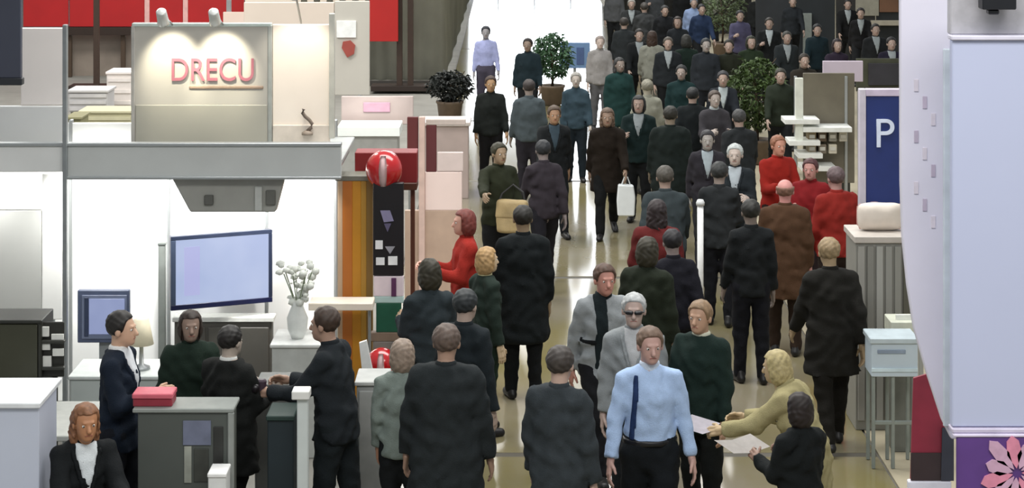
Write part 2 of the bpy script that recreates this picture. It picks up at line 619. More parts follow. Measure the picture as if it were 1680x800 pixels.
    jt = list(torso[:6]) + [(c[0], c[1], c[2] + 0.006, c[3] + 0.012) for c in arms]
    hz = hipz - 0.93 + hem
    if 0.80 <= hem < 0.90:
        jt.append((B + [0, 0, 0.06], B + [0, 0.005, hem - 0.93 - 0.05], 0.142 * b, 0.160 * b, 0.78))
    if hem < 0.80:
        mid = (J['kneeL'] + J['kneeR']) / 2 * np.array([1, 0.6, 1])
        jt.append((B + [0, 0, 0.05], np.array([mid[0], mid[1], hz - 0.1]), 0.150 * b, (0.185 if hem < 0.65 else 0.165) * b, 0.74))
    if pose == 'sit':
        hz = hipz - 0.08
    nkz = nb
    nrm = np.array([0, math.sin(lean), math.cos(lean)])
    def torso_field(P, V):
        neck = (P[0] - nkz[0]) * nrm[0] + (P[1] - nkz[1]) * nrm[1] + (P[2] - nkz[2]) * nrm[2]
        return neck
    armc = jt[6:10]
    torc = jt[:6] + jt[10:]
    pts = np.array([p for c in jt for p in (c[0], c[1])])
    P, ax = grid(pts.min(0) - 0.20, pts.max(0) + 0.12, hb)
    VT = smin([cap(P, *c) for c in torc], 0.028) - infl + folds(P, 0.0125 if style != 'shirt' else 0.009)
    VT = np.maximum(VT, hz - P[2])
    VA = np.minimum(smin([cap(P, *c) for c in armc[:2]], 0.02), smin([cap(P, *c) for c in armc[2:]], 0.02)) - infl * 0.65 + folds(P, 0.009)
    for nm in 'LR':   # sleeves end at the wrists
        w_, f_ = J['wr' + nm], J['fd' + nm]
        ee = (P[0] - w_[0]) * f_[0] + (P[1] - w_[1]) * f_[1] + (P[2] - w_[2]) * f_[2]
        near = (P[0] - w_[0]) ** 2 + (P[1] - w_[1]) ** 2 + (P[2] - w_[2]) ** 2 < 0.13 ** 2
        VA = np.where(near, np.maximum(VA, ee - 0.005), VA)
    VJ = smin([VT, VA], 0.022)
    VJ = np.maximum(VJ, torso_field(P, VJ) - 0.012)
    jm = relax(surface_nets(VJ, [q[0] for q in ax], hb), 1)
    jname = {'shirt': 'shirt', 'coat': 'coat'}.get(style, 'jacket')
    jo = link(jname, np_mesh(jname, fin([(*jm, 0)]), [cloth(top)]), root)
    def strip(name, test, color, off):
        P, ax = grid((-0.30, -0.3, hipz - 0.1), (0.30, 0.5, hipz + 0.62), min(hb, 0.02) * 0.8)
        V = smin([cap(P, *c) for c in torso[:6]], 0.028) - infl - off + folds(P, 0.004)
        sh_ = np.abs(V + 0.012) - 0.012
        yy = (P[1] - B[1]) * math.cos(lean) - (P[2] - B[2]) * math.sin(lean)
        zz = (P[1] - B[1]) * math.sin(lean) + (P[2] - B[2]) * math.cos(lean)
        V = np.maximum(V, test(P[0], yy, zz))
        r = surface_nets(V, [a[0] for a in ax], min(hb, 0.02) * 0.8)
        if len(r[1]):
            link(name, np_mesh(name, fin([(*r, 0)]), [cloth(color)]), jo)
    if shirt:
        strip('shirt_front', lambda x, y, z: np.maximum(np.maximum(np.abs(x) - np.clip((z - 0.20) * 0.26, 0.0, 0.075), 0.0 - y), np.maximum(z - 0.56, 0.2 - z)), shirt, 0.006)
        strip('lapel', lambda x, y, z: np.maximum(np.maximum(np.abs(np.abs(x) - np.clip((z - 0.20) * 0.26, 0.0, 0.075) - 0.014) - 0.014, 0.02 - y), np.maximum(z - 0.52, 0.2 - z)), top, 0.012)
    if tie:
        strip('tie', lambda x, y, z: np.maximum(np.maximum(np.abs(x) - 0.026, 0.0 - y), np.maximum(z - 0.53, 0.22 - z)), tie, 0.014)
    if stripe:
        for sp in stripe:
            strip(sp[0], sp[1], sp[2], 0.010)
    if not collar and style != 'shirt':
        collar = top
    if collar:
        def cpost(P, V):
            n = torso_field(P, V)
            return np.maximum(np.maximum(V, n - 0.035), -0.03 - n)
        cm = mesh_caps([(nb - [0, 0, 0.06], nb + [0, 0.012, 0.06], 0.078, 0.066, 0.95)], min(hb, 0.02) * 0.6, 0.02, 0, cpost)
        link('collar', np_mesh('collar', fin([(*cm, 0)]), [cloth(collar)]), jo)
    if belt:
        def bpost(P, V):
            return np.maximum(V, np.abs(P[2] - (hz + 0.012)) - 0.022)
        bmh = mesh_caps([(B + [0, 0, -0.02], B + [0, 0, 0.12], 0.172 * b, 0.166 * b, 0.72)], 0.014, 0.02, 0, bpost)
        link('belt', np_mesh('belt', fin([(*bmh, 0)]), [mat(belt, 0.4)]), root)
    for nm in 'LR':
        a = J['ank' + nm]
        pr = R(J['pitch' + nm]) if J['pitch' + nm] < -4 and a[2] > 0.1 else 0
        M = Matrix.Translation(Vector((a[0], a[1], max(a[2] - 0.085, 0)))) @ Matrix.Rotation(pr, 4, 'X') @ Matrix.Rotation(R(-8 if nm == 'R' else 8), 4, 'Z')
        link('shoe', np_mesh('shoe', fin([(*xf(shoe_mesh(0.012 if lod == 0 else 0.018), M), 0)]), [mat(shoe, 0.45)]), root)
    root['_wrR'] = [float(v) for v in (J['wrR'] + J['fdR'] * 0.10) * s]
    root['_wrL'] = [float(v) for v in (J['wrL'] + J['fdL'] * 0.10) * s]
    root['_shR'] = [float(v) for v in J['shR'] * s]
    root['_shL'] = [float(v) for v in J['shL'] * s]
    return root

def local_to_world(root, v):
    a = root.rotation_euler.z
    c, s_ = math.cos(a), math.sin(a)
    return Vector((root.location.x + c * v[0] - s_ * v[1], root.location.y + s_ * v[0] + c * v[1], root.location.z + v[2]))

def at_head(px, py, H=1.72):
    """floor spot of a person whose crown is seen at px, py"""
    Y = depth_head(py, H)
    return (X(px, Y), Y)

def bag(loc, rz, label, color, w=0.36, d=0.11, h=0.27, strap=None, dark='#0c0c0c'):
    """soft shoulder bag: body, flap, strap; loc is the middle of its underside"""
    t = thing('shoulder_bag', label, 'bag', loc, rz)
    P, ax = grid((-w / 2, -d / 2, 0), (w / 2, d / 2, h), 0.016)
    r = 0.035
    q = [np.abs(P[0]) - w / 2 + r, np.abs(P[1]) - d / 2 + r + 0.02 * P[2] / h, np.abs(P[2] - h / 2) - h / 2 + r]
    V = np.sqrt(sum(np.maximum(k, 0) ** 2 for k in q)) + np.minimum(np.maximum(np.maximum(q[0], q[1]), q[2]), 0) - r
    V += 0.005 * np.sin(P[0] * 25) * np.sin(P[2] * 22 + 1)
    v, f = surface_nets(V, [a[0] for a in ax], 0.016)
    link('bag_body', np_mesh('bag_body', [(v, f, 0)], [mat(color, 0.6, 0, 0.15, 10, 0.2)]), t)
    m = (P[2] > h * 0.45)
    V2 = np.maximum(V - 0.008, h * 0.45 - P[2])
    v, f = surface_nets(V2, [a[0] for a in ax], 0.016)
    link('flap', np_mesh('flap', [(v, f, 0)], [mat(color, 0.6, 0, 0.25, 6, 0.2)]), t)
    if strap:
        pts = [(-w / 2 + 0.02, 0, h - 0.03)] + [tuple(p) for p in strap] + [(w / 2 - 0.02, 0, h - 0.03)]
        bm_t = tube(None, 'strap', pts, 0.013, mat(dark, 0.6), 6)
        bm_t.parent = t
    return t
# ================================================================ the hall
def structure(o):
    o['kind'] = 'structure'
    return o

def floor_material(base, other, rough, name):
    m = bpy.data.materials.new(name)
    m.use_nodes = True
    nt = m.node_tree
    b = nt.nodes['Principled BSDF']
    tc = nt.nodes.new('ShaderNodeTexCoord')
    mp = nt.nodes.new('ShaderNodeMapping')
    mp.inputs['Scale'].default_value = (1, 0.45, 1)
    nt.links.new(tc.outputs['Object'], mp.inputs['Vector'])
    n1 = nt.nodes.new('ShaderNodeTexNoise')
    n1.inputs['Scale'].default_value = 0.9
    n1.inputs['Detail'].default_value = 5
    nt.links.new(mp.outputs['Vector'], n1.inputs['Vector'])
    cr = nt.nodes.new('ShaderNodeValToRGB')
    cr.color_ramp.elements[0].position = 0.38
    cr.color_ramp.elements[0].color = (*rgb(base), 1)
    cr.color_ramp.elements[1].position = 0.66
    cr.color_ramp.elements[1].color = (*rgb(other), 1)
    nt.links.new(n1.outputs['Fac'], cr.inputs['Fac'])
    n2 = nt.nodes.new('ShaderNodeTexNoise')
    n2.inputs['Scale'].default_value = 60
    nt.links.new(tc.outputs['Object'], n2.inputs['Vector'])
    mix = nt.nodes.new('ShaderNodeMix')
    mix.data_type = 'RGBA'
    mix.blend_type = 'MULTIPLY'
    mix.inputs['Factor'].default_value = 0.12
    nt.links.new(cr.outputs['Color'], mix.inputs['A'])
    nt.links.new(n2.outputs['Color'], mix.inputs['B'])
    nt.links.new(mix.outputs['Result'], b.inputs['Base Color'])
    b.inputs['Roughness'].default_value = rough
    b.inputs['Specular IOR Level'].default_value = 0.5
    return m

AX0, AX1 = -1.32, 3.05     # edges of the aisle
aisle_mat = floor_material('#878070', '#787048', 0.13, 'aisle_floor')
under_mat = mat('#4a463c', 0.5, 0, 0.1, 3)
floor = structure(box(None, 'floor', -26, 26, -3, 74, -0.20, -0.02, mat('#6f6e6a', 0.45, 0, 0.15, 1.5), 0))
# slabs of the aisle with dark duct covers between them
L0, STEP = 16.31, 6.85
k = -2
while L0 + k * STEP < 74:
    ya = L0 + k * STEP + 0.06
    yb = min(L0 + (k + 1) * STEP - 0.06, 73.9)
    ym = (AX0 + AX1) / 2
    box(floor, 'floor_slab', AX0, AX1, ya, yb, -0.02, 0.0, aisle_mat, 0.004)
    box(floor, 'duct_cover', AX0, AX1, ya - 0.115, ya - 0.005, -0.02, -0.004, under_mat, 0.002)
    k += 1
# stand floors on both sides
box(floor, 'stand_carpet', -25, AX0 - 0.02, -2, 73.9, -0.02, 0.0, mat('#85837c', 0.8, 0, 0.15, 2), 0.002)
box(floor, 'stand_carpet', AX1 + 0.02, 25, -2, 73.9, -0.02, 0.0, mat('#a39a83', 0.75, 0, 0.15, 1.3), 0.002)

# far end of the hall with the tall daylit doors
wend = structure(box(None, 'wall_end', -25, -1.9, 73.9, 74.2, 0, 12, mat('#55575a', 0.8), 0))
wend2 = structure(box(None, 'wall_end', 3.6, 25, 73.9, 74.2, 0, 12, mat('#55575a', 0.8), 0))
wend3 = structure(box(None, 'wall_end', -1.9, 1.85, 73.9, 74.2, 5.2, 12, mat('#55575a', 0.8), 0))
door = structure(thing('door_1', 'tall glazed hall doors filled with daylight', 'door', (0.85, 73.9, 0)))
del door['category']
day = mat('#f2f8ff', 0.3, 0, 0.02, 2, emit=6.0)
for i in range(4):
    x0 = -1.9 + i * 1.375
    box(door, 'pane', x0 + 0.04, x0 + 1.335, 74.0, 74.06, 0.1, 5.1, day, 0.004)
for i in range(5):
    x0 = -1.9 + i * 1.375
    box(door, 'mullion', x0 - 0.04 if i else x0, x0 + 0.04 if i < 4 else x0, 73.95, 74.08, 0.0, 5.2, mat('#8a9098', 0.4), 0.004)
window = structure(thing('added_window_1', 'added unseen glowing window above the hall doors for the floor streak', 'window', (2.6, 73.9, 5.2)))  # unseen window, added and shaped to reflect as a bright streak on the floor
del window['category']
structure(box(None, 'wall_end', 3.2, 3.6, 73.9, 74.2, 5.2, 12, mat('#55575a', 0.8), 0))
for i in range(3):
    box(window, 'pane', 1.88, 3.17, 74.0, 74.06, 5.25 + i * 2.2, 7.35 + i * 2.2, day, 0.004)
    box(window, 'transom', 1.85, 3.2, 73.95, 74.08, 7.35 + i * 2.2, 7.45 + i * 2.2, mat('#8a9098', 0.4), 0.004)
box(door, 'transom', -1.9, 3.6, 73.95, 74.08, 2.45, 2.55, mat('#8a9098', 0.4), 0.004)

# ================================================================ white stand, left foreground
WH = mat('#f4f5f3', 0.5, 0, 0.02, 3)
WARMW = mat('#f1ebdf', 0.55, 0, 0.02, 3)
GREYF = mat('#c3c6c4', 0.5, 0, 0.05, 3)
ALU = mat('#a9adae', 0.35, 0.6, 0.05, 6)
YW, YF = 17.9, 16.5
st = thing('exhibition_stand', 'white exhibition stand with grey fascia and bright lit back wall', 'stand', (-2.6, YW, 0))
xs = [-6.2, -5.2, -4.05, -3.15, -2.25, -1.62]
for a, b_ in zip(xs[:-1], xs[1:]):
    box(st, 'wall_panel', a + 0.012, b_ - 0.012, YW, YW + 0.06, 0.0, 2.55, WH, 0.006)
for x in xs:
    box(st, 'upright', x - 0.014, x + 0.014, YW - 0.015, YW + 0.065, 0.0, 2.58, ALU, 0.004)
box(st, 'fascia', X(110, YF), X(560, YF), YF, YF + 0.05, Z(290, YF), Z(238, YF), GREYF)
box(st, 'fascia', X(-60, YF), X(104, YF), YF, YF + 0.05, Z(282, YF), Z(238, YF), mat('#dfe0de', 0.5, 0, 0.04, 3))
box(st, 'fascia_rail', X(-60, YF), X(560, YF), YF - 0.02, YF + 0.07, Z(240, YF), Z(234, YF), ALU)
box(st, 'fascia_rail', X(110, YF), X(560, YF), YF - 0.02, YF + 0.07, Z(294, YF), Z(289, YF), ALU)
for xx in (X(-40, YF), X(545, YF)):
    box(st, 'beam', xx - 0.03, xx + 0.03, YF + 0.05, YW, 2.28, 2.38, ALU)
box(st, 'roof_panel', X(205, YF), X(560, YF), YF + 0.06, YW, 2.385, 2.425, mat('#a9acaa', 0.6))
# tall mast at the stand's corner and the slim post beside the cream board
box(st, 'mast', X(104.5, YF), X(111.5, YF), YF - 0.05, YF + 0.01, 0, Z(40, YF), mat('#8d9294', 0.4, 0.3), 0.004)
box(st, 'mast', X(540, 17.3), X(549, 17.3), 17.28, 17.34, 2.5, Z(22, 17.3), mat('#c3c2b8', 0.4, 0.2), 0.004)

# inner light board at the far left with white frame
YB = 17.25
bd = thing('notice_board', 'large pale grey board in a white frame at the left edge', 'board', (X(20, YB), YB, 0))
panel(bd, 'board_sheet', -60, 68, 345, 520, YB, 0.03, mat('#b9bab6', 0.6, 0, 0.03, 3))
panel(bd, 'frame', 69, 102, 285, 524, YB - 0.01, 0.05, mat('#f6f6f2', 0.5, 0, 0.02))
panel(bd, 'frame', -60, 69, 326, 344, YB - 0.01, 0.05, mat('#f0f0ec', 0.5, 0, 0.02))
panel(bd, 'frame', -60, 69, 520, 528, YB - 0.01, 0.05, mat('#efece0', 0.5, 0, 0.02))
for px in (-40, 86):
    box(bd, 'leg', X(px, YB) - 0.02, X(px, YB) + 0.02, YB, YB + 0.04, 0, Z(520, YB), ALU)

# upper panels behind the fascia, far left
YU = 17.2
up_ = thing('header_panel', 'pale lit upper panel left of the tall mast', 'panel', (X(60, YU), YU, 2.5))
panel(up_, 'panel_sheet', 34, 104, 46, 172, YU, 0.05, mat('#e9e2de', 0.5, 0, 0.03, 3))
panel(up_, 'panel_sheet', -60, 104, 174, 236, YU - 0.02, 0.05, mat('#d6d7d6', 0.5, 0, 0.03, 3))
panel(up_, 'rail', -60, 104, 236, 240, YU - 0.03, 0.06, ALU)
dk = thing('hanging_panel', 'dark slate panel hanging in the top left corner', 'panel', (X(5, 15.8), 15.8, Z(140, 15.8)))
panel(dk, 'panel_sheet', -60, 34, -60, 128, 15.8, 0.06, mat('#3d4150', 0.55, 0, 0.12, 2))
panel(dk, 'bottom_rail', -60, 36, 128, 140, 15.79, 0.08, mat('#23262c', 0.5))
for px in (-40, 20):
    tube(dk, 'hanger', [(X(px, 15.8), 15.83, Z(-60, 15.8)), (X(px, 15.8), 15.83, 6.5)], 0.01, ALU, 6)

# grey name sign with two lamps
YS = 17.3
sg = thing('name_sign', 'grey name sign with dim red letters under two lamps', 'sign', (X(330, YS), YS, Z(240, YS)))
panel(sg, 'sign_board', 219, 442, 42, 238, YS, 0.06, mat('#b3afa6', 0.5, 0, 0.04, 3))
panel(sg, 'edge_strip', 216, 445, 38, 44, YS - 0.01, 0.08, mat('#b9c4be', 0.4))
panel(sg, 'edge_strip', 439, 446, 42, 238, YS - 0.01, 0.08, mat('#9ea19c', 0.4))
panel(sg, 'edge_strip', 215, 221, 42, 238, YS - 0.01, 0.08, mat('#a9a6a0', 0.4))
panel(sg, 'lower_board', 222, 438, 172, 236, YS - 0.012, 0.03, mat('#a5a296', 0.5, 0, 0.03, 3))
lettering(sg, 'lettering', 'DRECU', X(279, YS), YS - 0.02, Z(132, YS), 0.29, mat('#a36470', 0.5), 0.80)
panel(sg, 'underline', 310, 432, 141, 146, YS - 0.015, 0.02, mat('#94806f', 0.5))

def spot_lamp(label, loc, target, power, angle, color=(1, 0.96, 0.86), size=0.03, arm=None):
    loc = Vector(loc)
    tgt = Vector(target)
    t = thing('spotlight', label, 'lamp', loc)
    d = (tgt - loc).normalized()
    tube(t, 'housing', [loc - d * 0.16, loc - d * 0.15, loc - d * 0.02, loc], [0.03, 0.045, 0.05, 0.055], mat('#cfd0cc', 0.35, 0.4), 14)
    if arm:
        tube(t, 'arm', [loc - d * 0.12, Vector(arm)], 0.009, mat('#9a9c9a', 0.35, 0.6), 8)
    l = bpy.data.lights.new('bulb', 'SPOT')
    l.energy = power
    l.spot_size = math.radians(angle)
    l.spot_blend = 0.7
    l.color = color
    l.shadow_soft_size = size
    o = bpy.data.objects.new('bulb', l)
    COL.objects.link(o)
    o.parent = t
    o.location = d * 0.02
    o.rotation_euler = d.to_track_quat('-Z', 'Y').to_euler()
    return t
for i, px in enumerate((283, 366)):
    xx = X(px, YS)
    spot_lamp(['arm lamp lighting the left half of the grey name sign', 'arm lamp lighting the right half of the grey name sign'][i],
              (xx, YS - 0.45, Z(30, YS)), (xx, YS, Z(106, YS)), 42, 62, (1, 0.93, 0.74), arm=(xx, YS, Z(40, YS)))
# cream board
cb = thing('cream_board', 'cream white board with a small dark ornament beside the name sign', 'board', (X(494, YS), YS, Z(240, YS)))
panel(cb, 'board_sheet', 447, 541, 40, 238, YS + 0.02, 0.05, mat('#f2e6d8', 0.5, 0, 0.03, 3))
panel(cb, 'foot_rail', 447, 541, 205, 238, YS, 0.04, mat('#d8cdc0', 0.5))
spot_lamp('lamp above the cream white board', (X(494, YS), YS - 0.5, Z(-12, YS)), (X(494, YS), YS, Z(120, YS)), 20, 75, (1, 0.93, 0.8), arm=(X(494, YS), YS, Z(38, YS)))
orn = thing('ornament', 'small dark curled ornament fixed on the cream board', 'ornament', (X(503, YS), YS - 0.03, Z(218, YS)))
tube(orn, 'stem', [(X(505 + 8 * math.sin(t_ * 0.9), YS), YS - 0.04, Z(214 - t_ * 6.0, YS)) for t_ in range(7)], 0.016, mat('#6f6257', 0.6), 8)
lathe(orn, 'base', [(0.05, Z(220, YS)), (0.05, Z(216, YS)), (0.02, Z(213, YS))], X(505, YS), YS - 0.04, mat('#8a7d70', 0.6), 12)

# lamps under the fascia, washing the back wall
for i, (xx, tz) in enumerate(((-4.6, 1.5), (-3.72, 1.55), (-3.0, 1.5), (-2.35, 1.5), (-1.78, 1.5))):
    spot_lamp(['lamp behind the pale fascia at the far left', 'first lamp under the grey fascia, right of the mast', 'second lamp under the grey fascia, above the screen',
               'third lamp under the grey fascia, right of the screen', 'last lamp under the grey fascia, by the orange column'][i],
              (xx, YF + 0.36, 2.27), (xx, YW, tz), 32 if i == 0 else 95, 110, (1, 0.99, 0.96), 0.06, arm=(xx, YF + 0.30, 2.385))

# grey hood hanging under the roof
hd = thing('lamp_hood', 'grey tapered hood hanging under the fascia above the screen', 'hood', (X(380, 16.65), 16.65, Z(350, 16.6)))
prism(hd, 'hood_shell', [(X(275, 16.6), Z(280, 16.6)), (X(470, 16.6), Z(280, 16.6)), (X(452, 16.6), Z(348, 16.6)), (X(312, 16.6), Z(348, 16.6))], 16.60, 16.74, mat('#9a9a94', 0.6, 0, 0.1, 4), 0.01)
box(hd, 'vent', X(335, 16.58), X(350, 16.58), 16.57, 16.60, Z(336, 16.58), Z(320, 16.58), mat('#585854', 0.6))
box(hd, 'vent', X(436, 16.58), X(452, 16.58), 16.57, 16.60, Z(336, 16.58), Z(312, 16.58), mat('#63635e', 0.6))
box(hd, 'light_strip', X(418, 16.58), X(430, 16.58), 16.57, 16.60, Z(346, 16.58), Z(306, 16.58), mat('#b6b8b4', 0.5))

# television on its pole
YT = 17.35
tv = thing('television', 'flat television showing a pale blue picture on the white wall', 'television', (X(364, YT), YT, 0))
tv.rotation_euler = (0, 0, math.radians(22))
def tvbox(name, x0, x1, y0, y1, z0, z1, m, bev=0.006):
    bm = bmesh.new()
    bmesh.ops.create_cube(bm, size=1)
    for v in bm.verts:
        v.co = Vector(((x0 + x1) / 2 + v.co.x * (x1 - x0), (y0 + y1) / 2 + v.co.y * (y1 - y0), (z0 + z1) / 2 + v.co.z * (z1 - z0)))
    bmesh.ops.bevel(bm, geom=bm.edges[:], offset=min(bev, abs(x1-x0)*.3, abs(y1-y0)*.3, abs(z1-z0)*.3), segments=1, affect='EDGES')
    return link(name, mesh_from_bm(bm, name, m), tv)
zt0, zt1 = Z(502, YT), Z(382, YT)
tvbox('casing', -0.46, 0.46, 0.0, 0.07, zt0, zt1, mat('#22273a', 0.35))
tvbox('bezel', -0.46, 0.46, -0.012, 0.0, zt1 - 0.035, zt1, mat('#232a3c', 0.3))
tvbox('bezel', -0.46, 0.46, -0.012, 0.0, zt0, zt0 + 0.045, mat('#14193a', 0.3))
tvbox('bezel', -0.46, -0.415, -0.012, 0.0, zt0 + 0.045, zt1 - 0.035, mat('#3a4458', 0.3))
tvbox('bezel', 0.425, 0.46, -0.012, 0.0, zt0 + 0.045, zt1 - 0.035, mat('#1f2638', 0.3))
def screen_mat(c, e, c2):
    m = bpy.data.materials.new('material_screen')
    m.use_nodes = True
    nt = m.node_tree
    b = nt.nodes['Principled BSDF']
    tc = nt.nodes.new('ShaderNodeTexCoord')
    n = nt.nodes.new('ShaderNodeTexNoise')
    n.inputs['Scale'].default_value = 2.2
    nt.links.new(tc.outputs['Object'], n.inputs['Vector'])
    cr = nt.nodes.new('ShaderNodeValToRGB')
    cr.color_ramp.elements[0].position = 0.3
    cr.color_ramp.elements[0].color = (*rgb(c), 1)
    cr.color_ramp.elements[1].position = 0.7
    cr.color_ramp.elements[1].color = (*rgb(c2), 1)
    nt.links.new(n.outputs['Fac'], cr.inputs['Fac'])
    nt.links.new(cr.outputs['Color'], b.inputs['Emission Color'])
    b.inputs['Emission Strength'].default_value = e
    b.inputs['Base Color'].default_value = (0.02, 0.02, 0.03, 1)
    b.inputs['Roughness'].default_value = 0.25
    return m
tvbox('screen', -0.415, 0.425, -0.006, 0.0, zt0 + 0.045, zt1 - 0.035, screen_mat('#a9b8dc', 0.85, '#b9c6e4'), 0.001)
tvbox('picture_panel', -0.34, -0.20, -0.010, -0.005, zt0 + 0.12, zt1 - 0.10, screen_mat('#b4b8e6', 0.8, '#bcc0ea'), 0.001)
tvbox('wall_bracket', -0.1, 0.1, 0.07, 0.30, (zt0 + zt1) / 2 - 0.1, (zt0 + zt1) / 2 + 0.1, mat('#5a5e60', 0.4))
pole = thing('screen_pole', 'grey upright pole left of the flat television', 'pole', (X(266, 17.6), 17.6, 0))
box(pole, 'tube', X(260, 17.6), X(272, 17.6), 17.58, 17.64, 0.02, Z(400, 17.6), mat('#7d827e', 0.4, 0.3))
box(pole, 'cap', X(259, 17.6), X(273, 17.6), 17.57, 17.65, Z(402, 17.6), Z(398, 17.6), mat('#5d625f', 0.4, 0.3))
box(pole, 'foot', X(245, 17.6), X(287, 17.6), 17.45, 17.75, 0, 0.02, mat('#5d625f', 0.4, 0.3))

# shelf and dark cabinet under the television
cabn = thing('sideboard', 'dark grey sideboard with white top under the television', 'sideboard', (X(365, 17.3), 17.3, 0))
YC = 17.45
box(cabn, 'body', X(286, YC), X(446, YC), YC, YC + 0.12, 0.0, Z(527, YC), mat('#56544e', 0.6, 0, 0.15, 3))
box(cabn, 'top', X(283, YC), X(450, YC), YC - 0.03, YC + 0.14, Z(527, YC), Z(519, YC), mat('#d5d7d2', 0.5))
for i in range(3):
    a = X(290 + i * 52, YC)
    box(cabn, 'door', a, a + 0.26, YC - 0.02, YC, 0.1, Z(536, YC), mat('#4c4a45', 0.5, 0, 0.1, 4))

# small wall monitor
YM = 17.1
mon = thing('monitor', 'small blue grey monitor behind the man in the navy suit', 'monitor', (X(172, YM), YM, 0))
panel(mon, 'casing', 127, 212, 476, 562, YM, 0.06, mat('#56607a', 0.4))
panel(mon, 'bezel', 134, 208, 484, 556, YM - 0.012, 0.012, mat('#76809a', 0.4))
panel(mon, 'screen', 146, 204, 490, 548, YM - 0.02, 0.01, screen_mat('#8f9cc8', 0.7, '#a8b4dc'), 0.001)
panel(mon, 'side_strip', 138, 145, 488, 552, YM - 0.02, 0.012, mat('#39435c', 0.4))
box(mon, 'stand', X(160, YM), X(182, YM), YM + 0.06, YM + 0.12, 0.02, Z(556, YM), mat('#8d9294', 0.4))
box(mon, 'foot', X(140, YM), X(205, YM), YM - 0.1, YM + 0.2, 0, 0.02, mat('#8d9294', 0.4))

# olive display case, brochures and white counter at the lower left
YO = 15.2
oc = thing('display_case', 'dark olive display case under the pale grey board', 'case', (X(25, YO), YO, 0))
panel(oc, 'glass_front', -60, 64, 531, 640, YO, 0.03, mat('#3c3d30', 0.25, 0, 0.15, 2))
panel(oc, 'top_rail', -60, 68, 525, 531, YO - 0.02, 0.4, mat('#23241f', 0.5))
box(oc, 'side', X(60, YO), X(68, YO), YO, YO + 0.4, 0, Z(527, YO), mat('#2b2c26', 0.5))
box(oc, 'plinth', X(-60, YO), X(66, YO), YO + 0.03, YO + 0.38, 0, Z(640, YO), mat('#6c6f60', 0.6))
br = thing('brochure_rack', 'black rack holding white brochures beside the dark olive case', 'rack', (X(86, YO), YO, 0))
panel(br, 'back_plate', 66, 105, 528, 618, YO + 0.06, 0.02, mat('#24241f', 0.5))
for i, (a, b2, c1, c2) in enumerate(((67, 80, 536, 552), (84, 104, 548, 560), (68, 82, 562, 574), (70, 84, 584, 604), (86, 104, 572, 584))):
    panel(br, 'brochure', a, b2, c1, c2, YO + 0.03, 0.02, mat('#dcdcd6', 0.6), 0.002)
for zz in (0, 1):
    panel(br, 'holder', 66, 105, 558 + zz * 44, 564 + zz * 44, YO + 0.01, 0.06, mat('#2e2f2a', 0.5))
box(br, 'stem', X(82, YO), X(90, YO), YO + 0.08, YO + 0.11, 0, Z(615, YO), mat('#2e2f2a', 0.5))

wc = thing('counter', 'bluish white counter in the lower left corner', 'counter', (X(15, 12.8), 12.8, 0))
box(wc, 'body', X(-60, 12.8), X(64, 12.8), 12.8, 13.3, 0, Z(668, 12.8), mat('#c3c9d8', 0.5, 0, 0.04, 2))
box(wc, 'top', X(-62, 12.8), X(67, 12.8), 12.77, 13.4, Z(668, 12.8), Z(659, 12.8), mat('#dfe2e4', 0.4))
flr = thing('desk', 'grey desk behind the bluish white counter', 'desk', (X(60, 14.2), 14.2, 0))
box(flr, 'top', X(-60, 14.2), X(150, 14.2), 14.0, 14.9, 0.80, 0.84, mat('#aeb0aa', 0.5))
for xx in (X(-40, 14.2), X(130, 14.2)):
    for yy in (14.1, 14.8):
        box(flr, 'leg', xx - 0.02, xx + 0.02, yy - 0.02, yy + 0.02, 0, 0.80, ALU)
tel = thing('telephone', 'small black telephone on the grey desk', 'telephone', (X(48, 14.35), 14.35, 0.84))
prism(tel, 'base', [(X(38, 14.3), 0.84), (X(62, 14.3), 0.84), (X(60, 14.3), 0.90), (X(42, 14.3), 0.91)], 14.25, 14.4, mat('#1f1f1d', 0.4), 0.005)
tube(tel, 'handset', [(X(38, 14.3), 14.31, 0.93), (X(44, 14.3), 14.31, 0.95), (X(56, 14.3), 14.31, 0.95), (X(62, 14.3), 14.31, 0.93)], [0.022, 0.015, 0.015, 0.022], mat('#151514', 0.4), 8)

# reception counter with grey front
YR = 13.3
rc = thing('reception_counter', 'dark grey reception counter with pale rim and poster front', 'counter', (X(300, YR), YR, 0))
box(rc, 'body', X(226, YR), X(380, YR), YR, YR + 0.24, 0, Z(676, YR), mat('#4f5450', 0.5, 0, 0.1, 2))
box(rc, 'top', X(218, YR), X(384, YR), YR - 0.02, YR + 0.28, Z(676, YR), Z(669, YR), mat('#8b908c', 0.4))
box(rc, 'corner_post', X(374, YR), X(384, YR), YR - 0.02, YR + 0.02, 0, Z(676, YR), mat('#8f938f', 0.4))
panel(rc, 'poster', 300, 346, 690, 730, YR - 0.01, 0.01, mat('#6d7388', 0.5, 0, 0.2, 9), 0.002)
panel(rc, 'poster', 302, 314, 732, 792, YR - 0.01, 0.01, mat('#979a90', 0.5, 0, 0.2, 9), 0.002)
panel(rc, 'poster', 318, 342, 736, 790, YR - 0.01, 0.01, mat('#3b3d38', 0.5, 0, 0.3, 9), 0.002)
panel(rc, 'poster', 350, 366, 700, 760, YR - 0.01, 0.01, mat('#2b2c2a', 0.5, 0, 0.3, 9), 0.002)
wb = thing('carton', 'small white carton on a stool before the reception counter', 'box', (X(358, 13.2), 13.2, 0))
box(wb, 'carton_body', X(345, 13.1), X(374, 13.1), 13.0, 13.2, 0.60, Z(772, 13.1), mat('#d9dad8', 0.6))
box(wb, 'lid', X(344, 13.1), X(375, 13.1), 12.99, 13.21, Z(775, 13.1), Z(768, 13.1), mat('#e8e8e6', 0.6))
stl = thing('stool', 'low grey stool carrying the small white carton', 'stool', (X(360, 13.1), 13.1, 0))
box(stl, 'seat', X(342, 13.1), X(377, 13.1), 12.97, 13.23, 0.565, 0.60, mat('#77797a', 0.5))
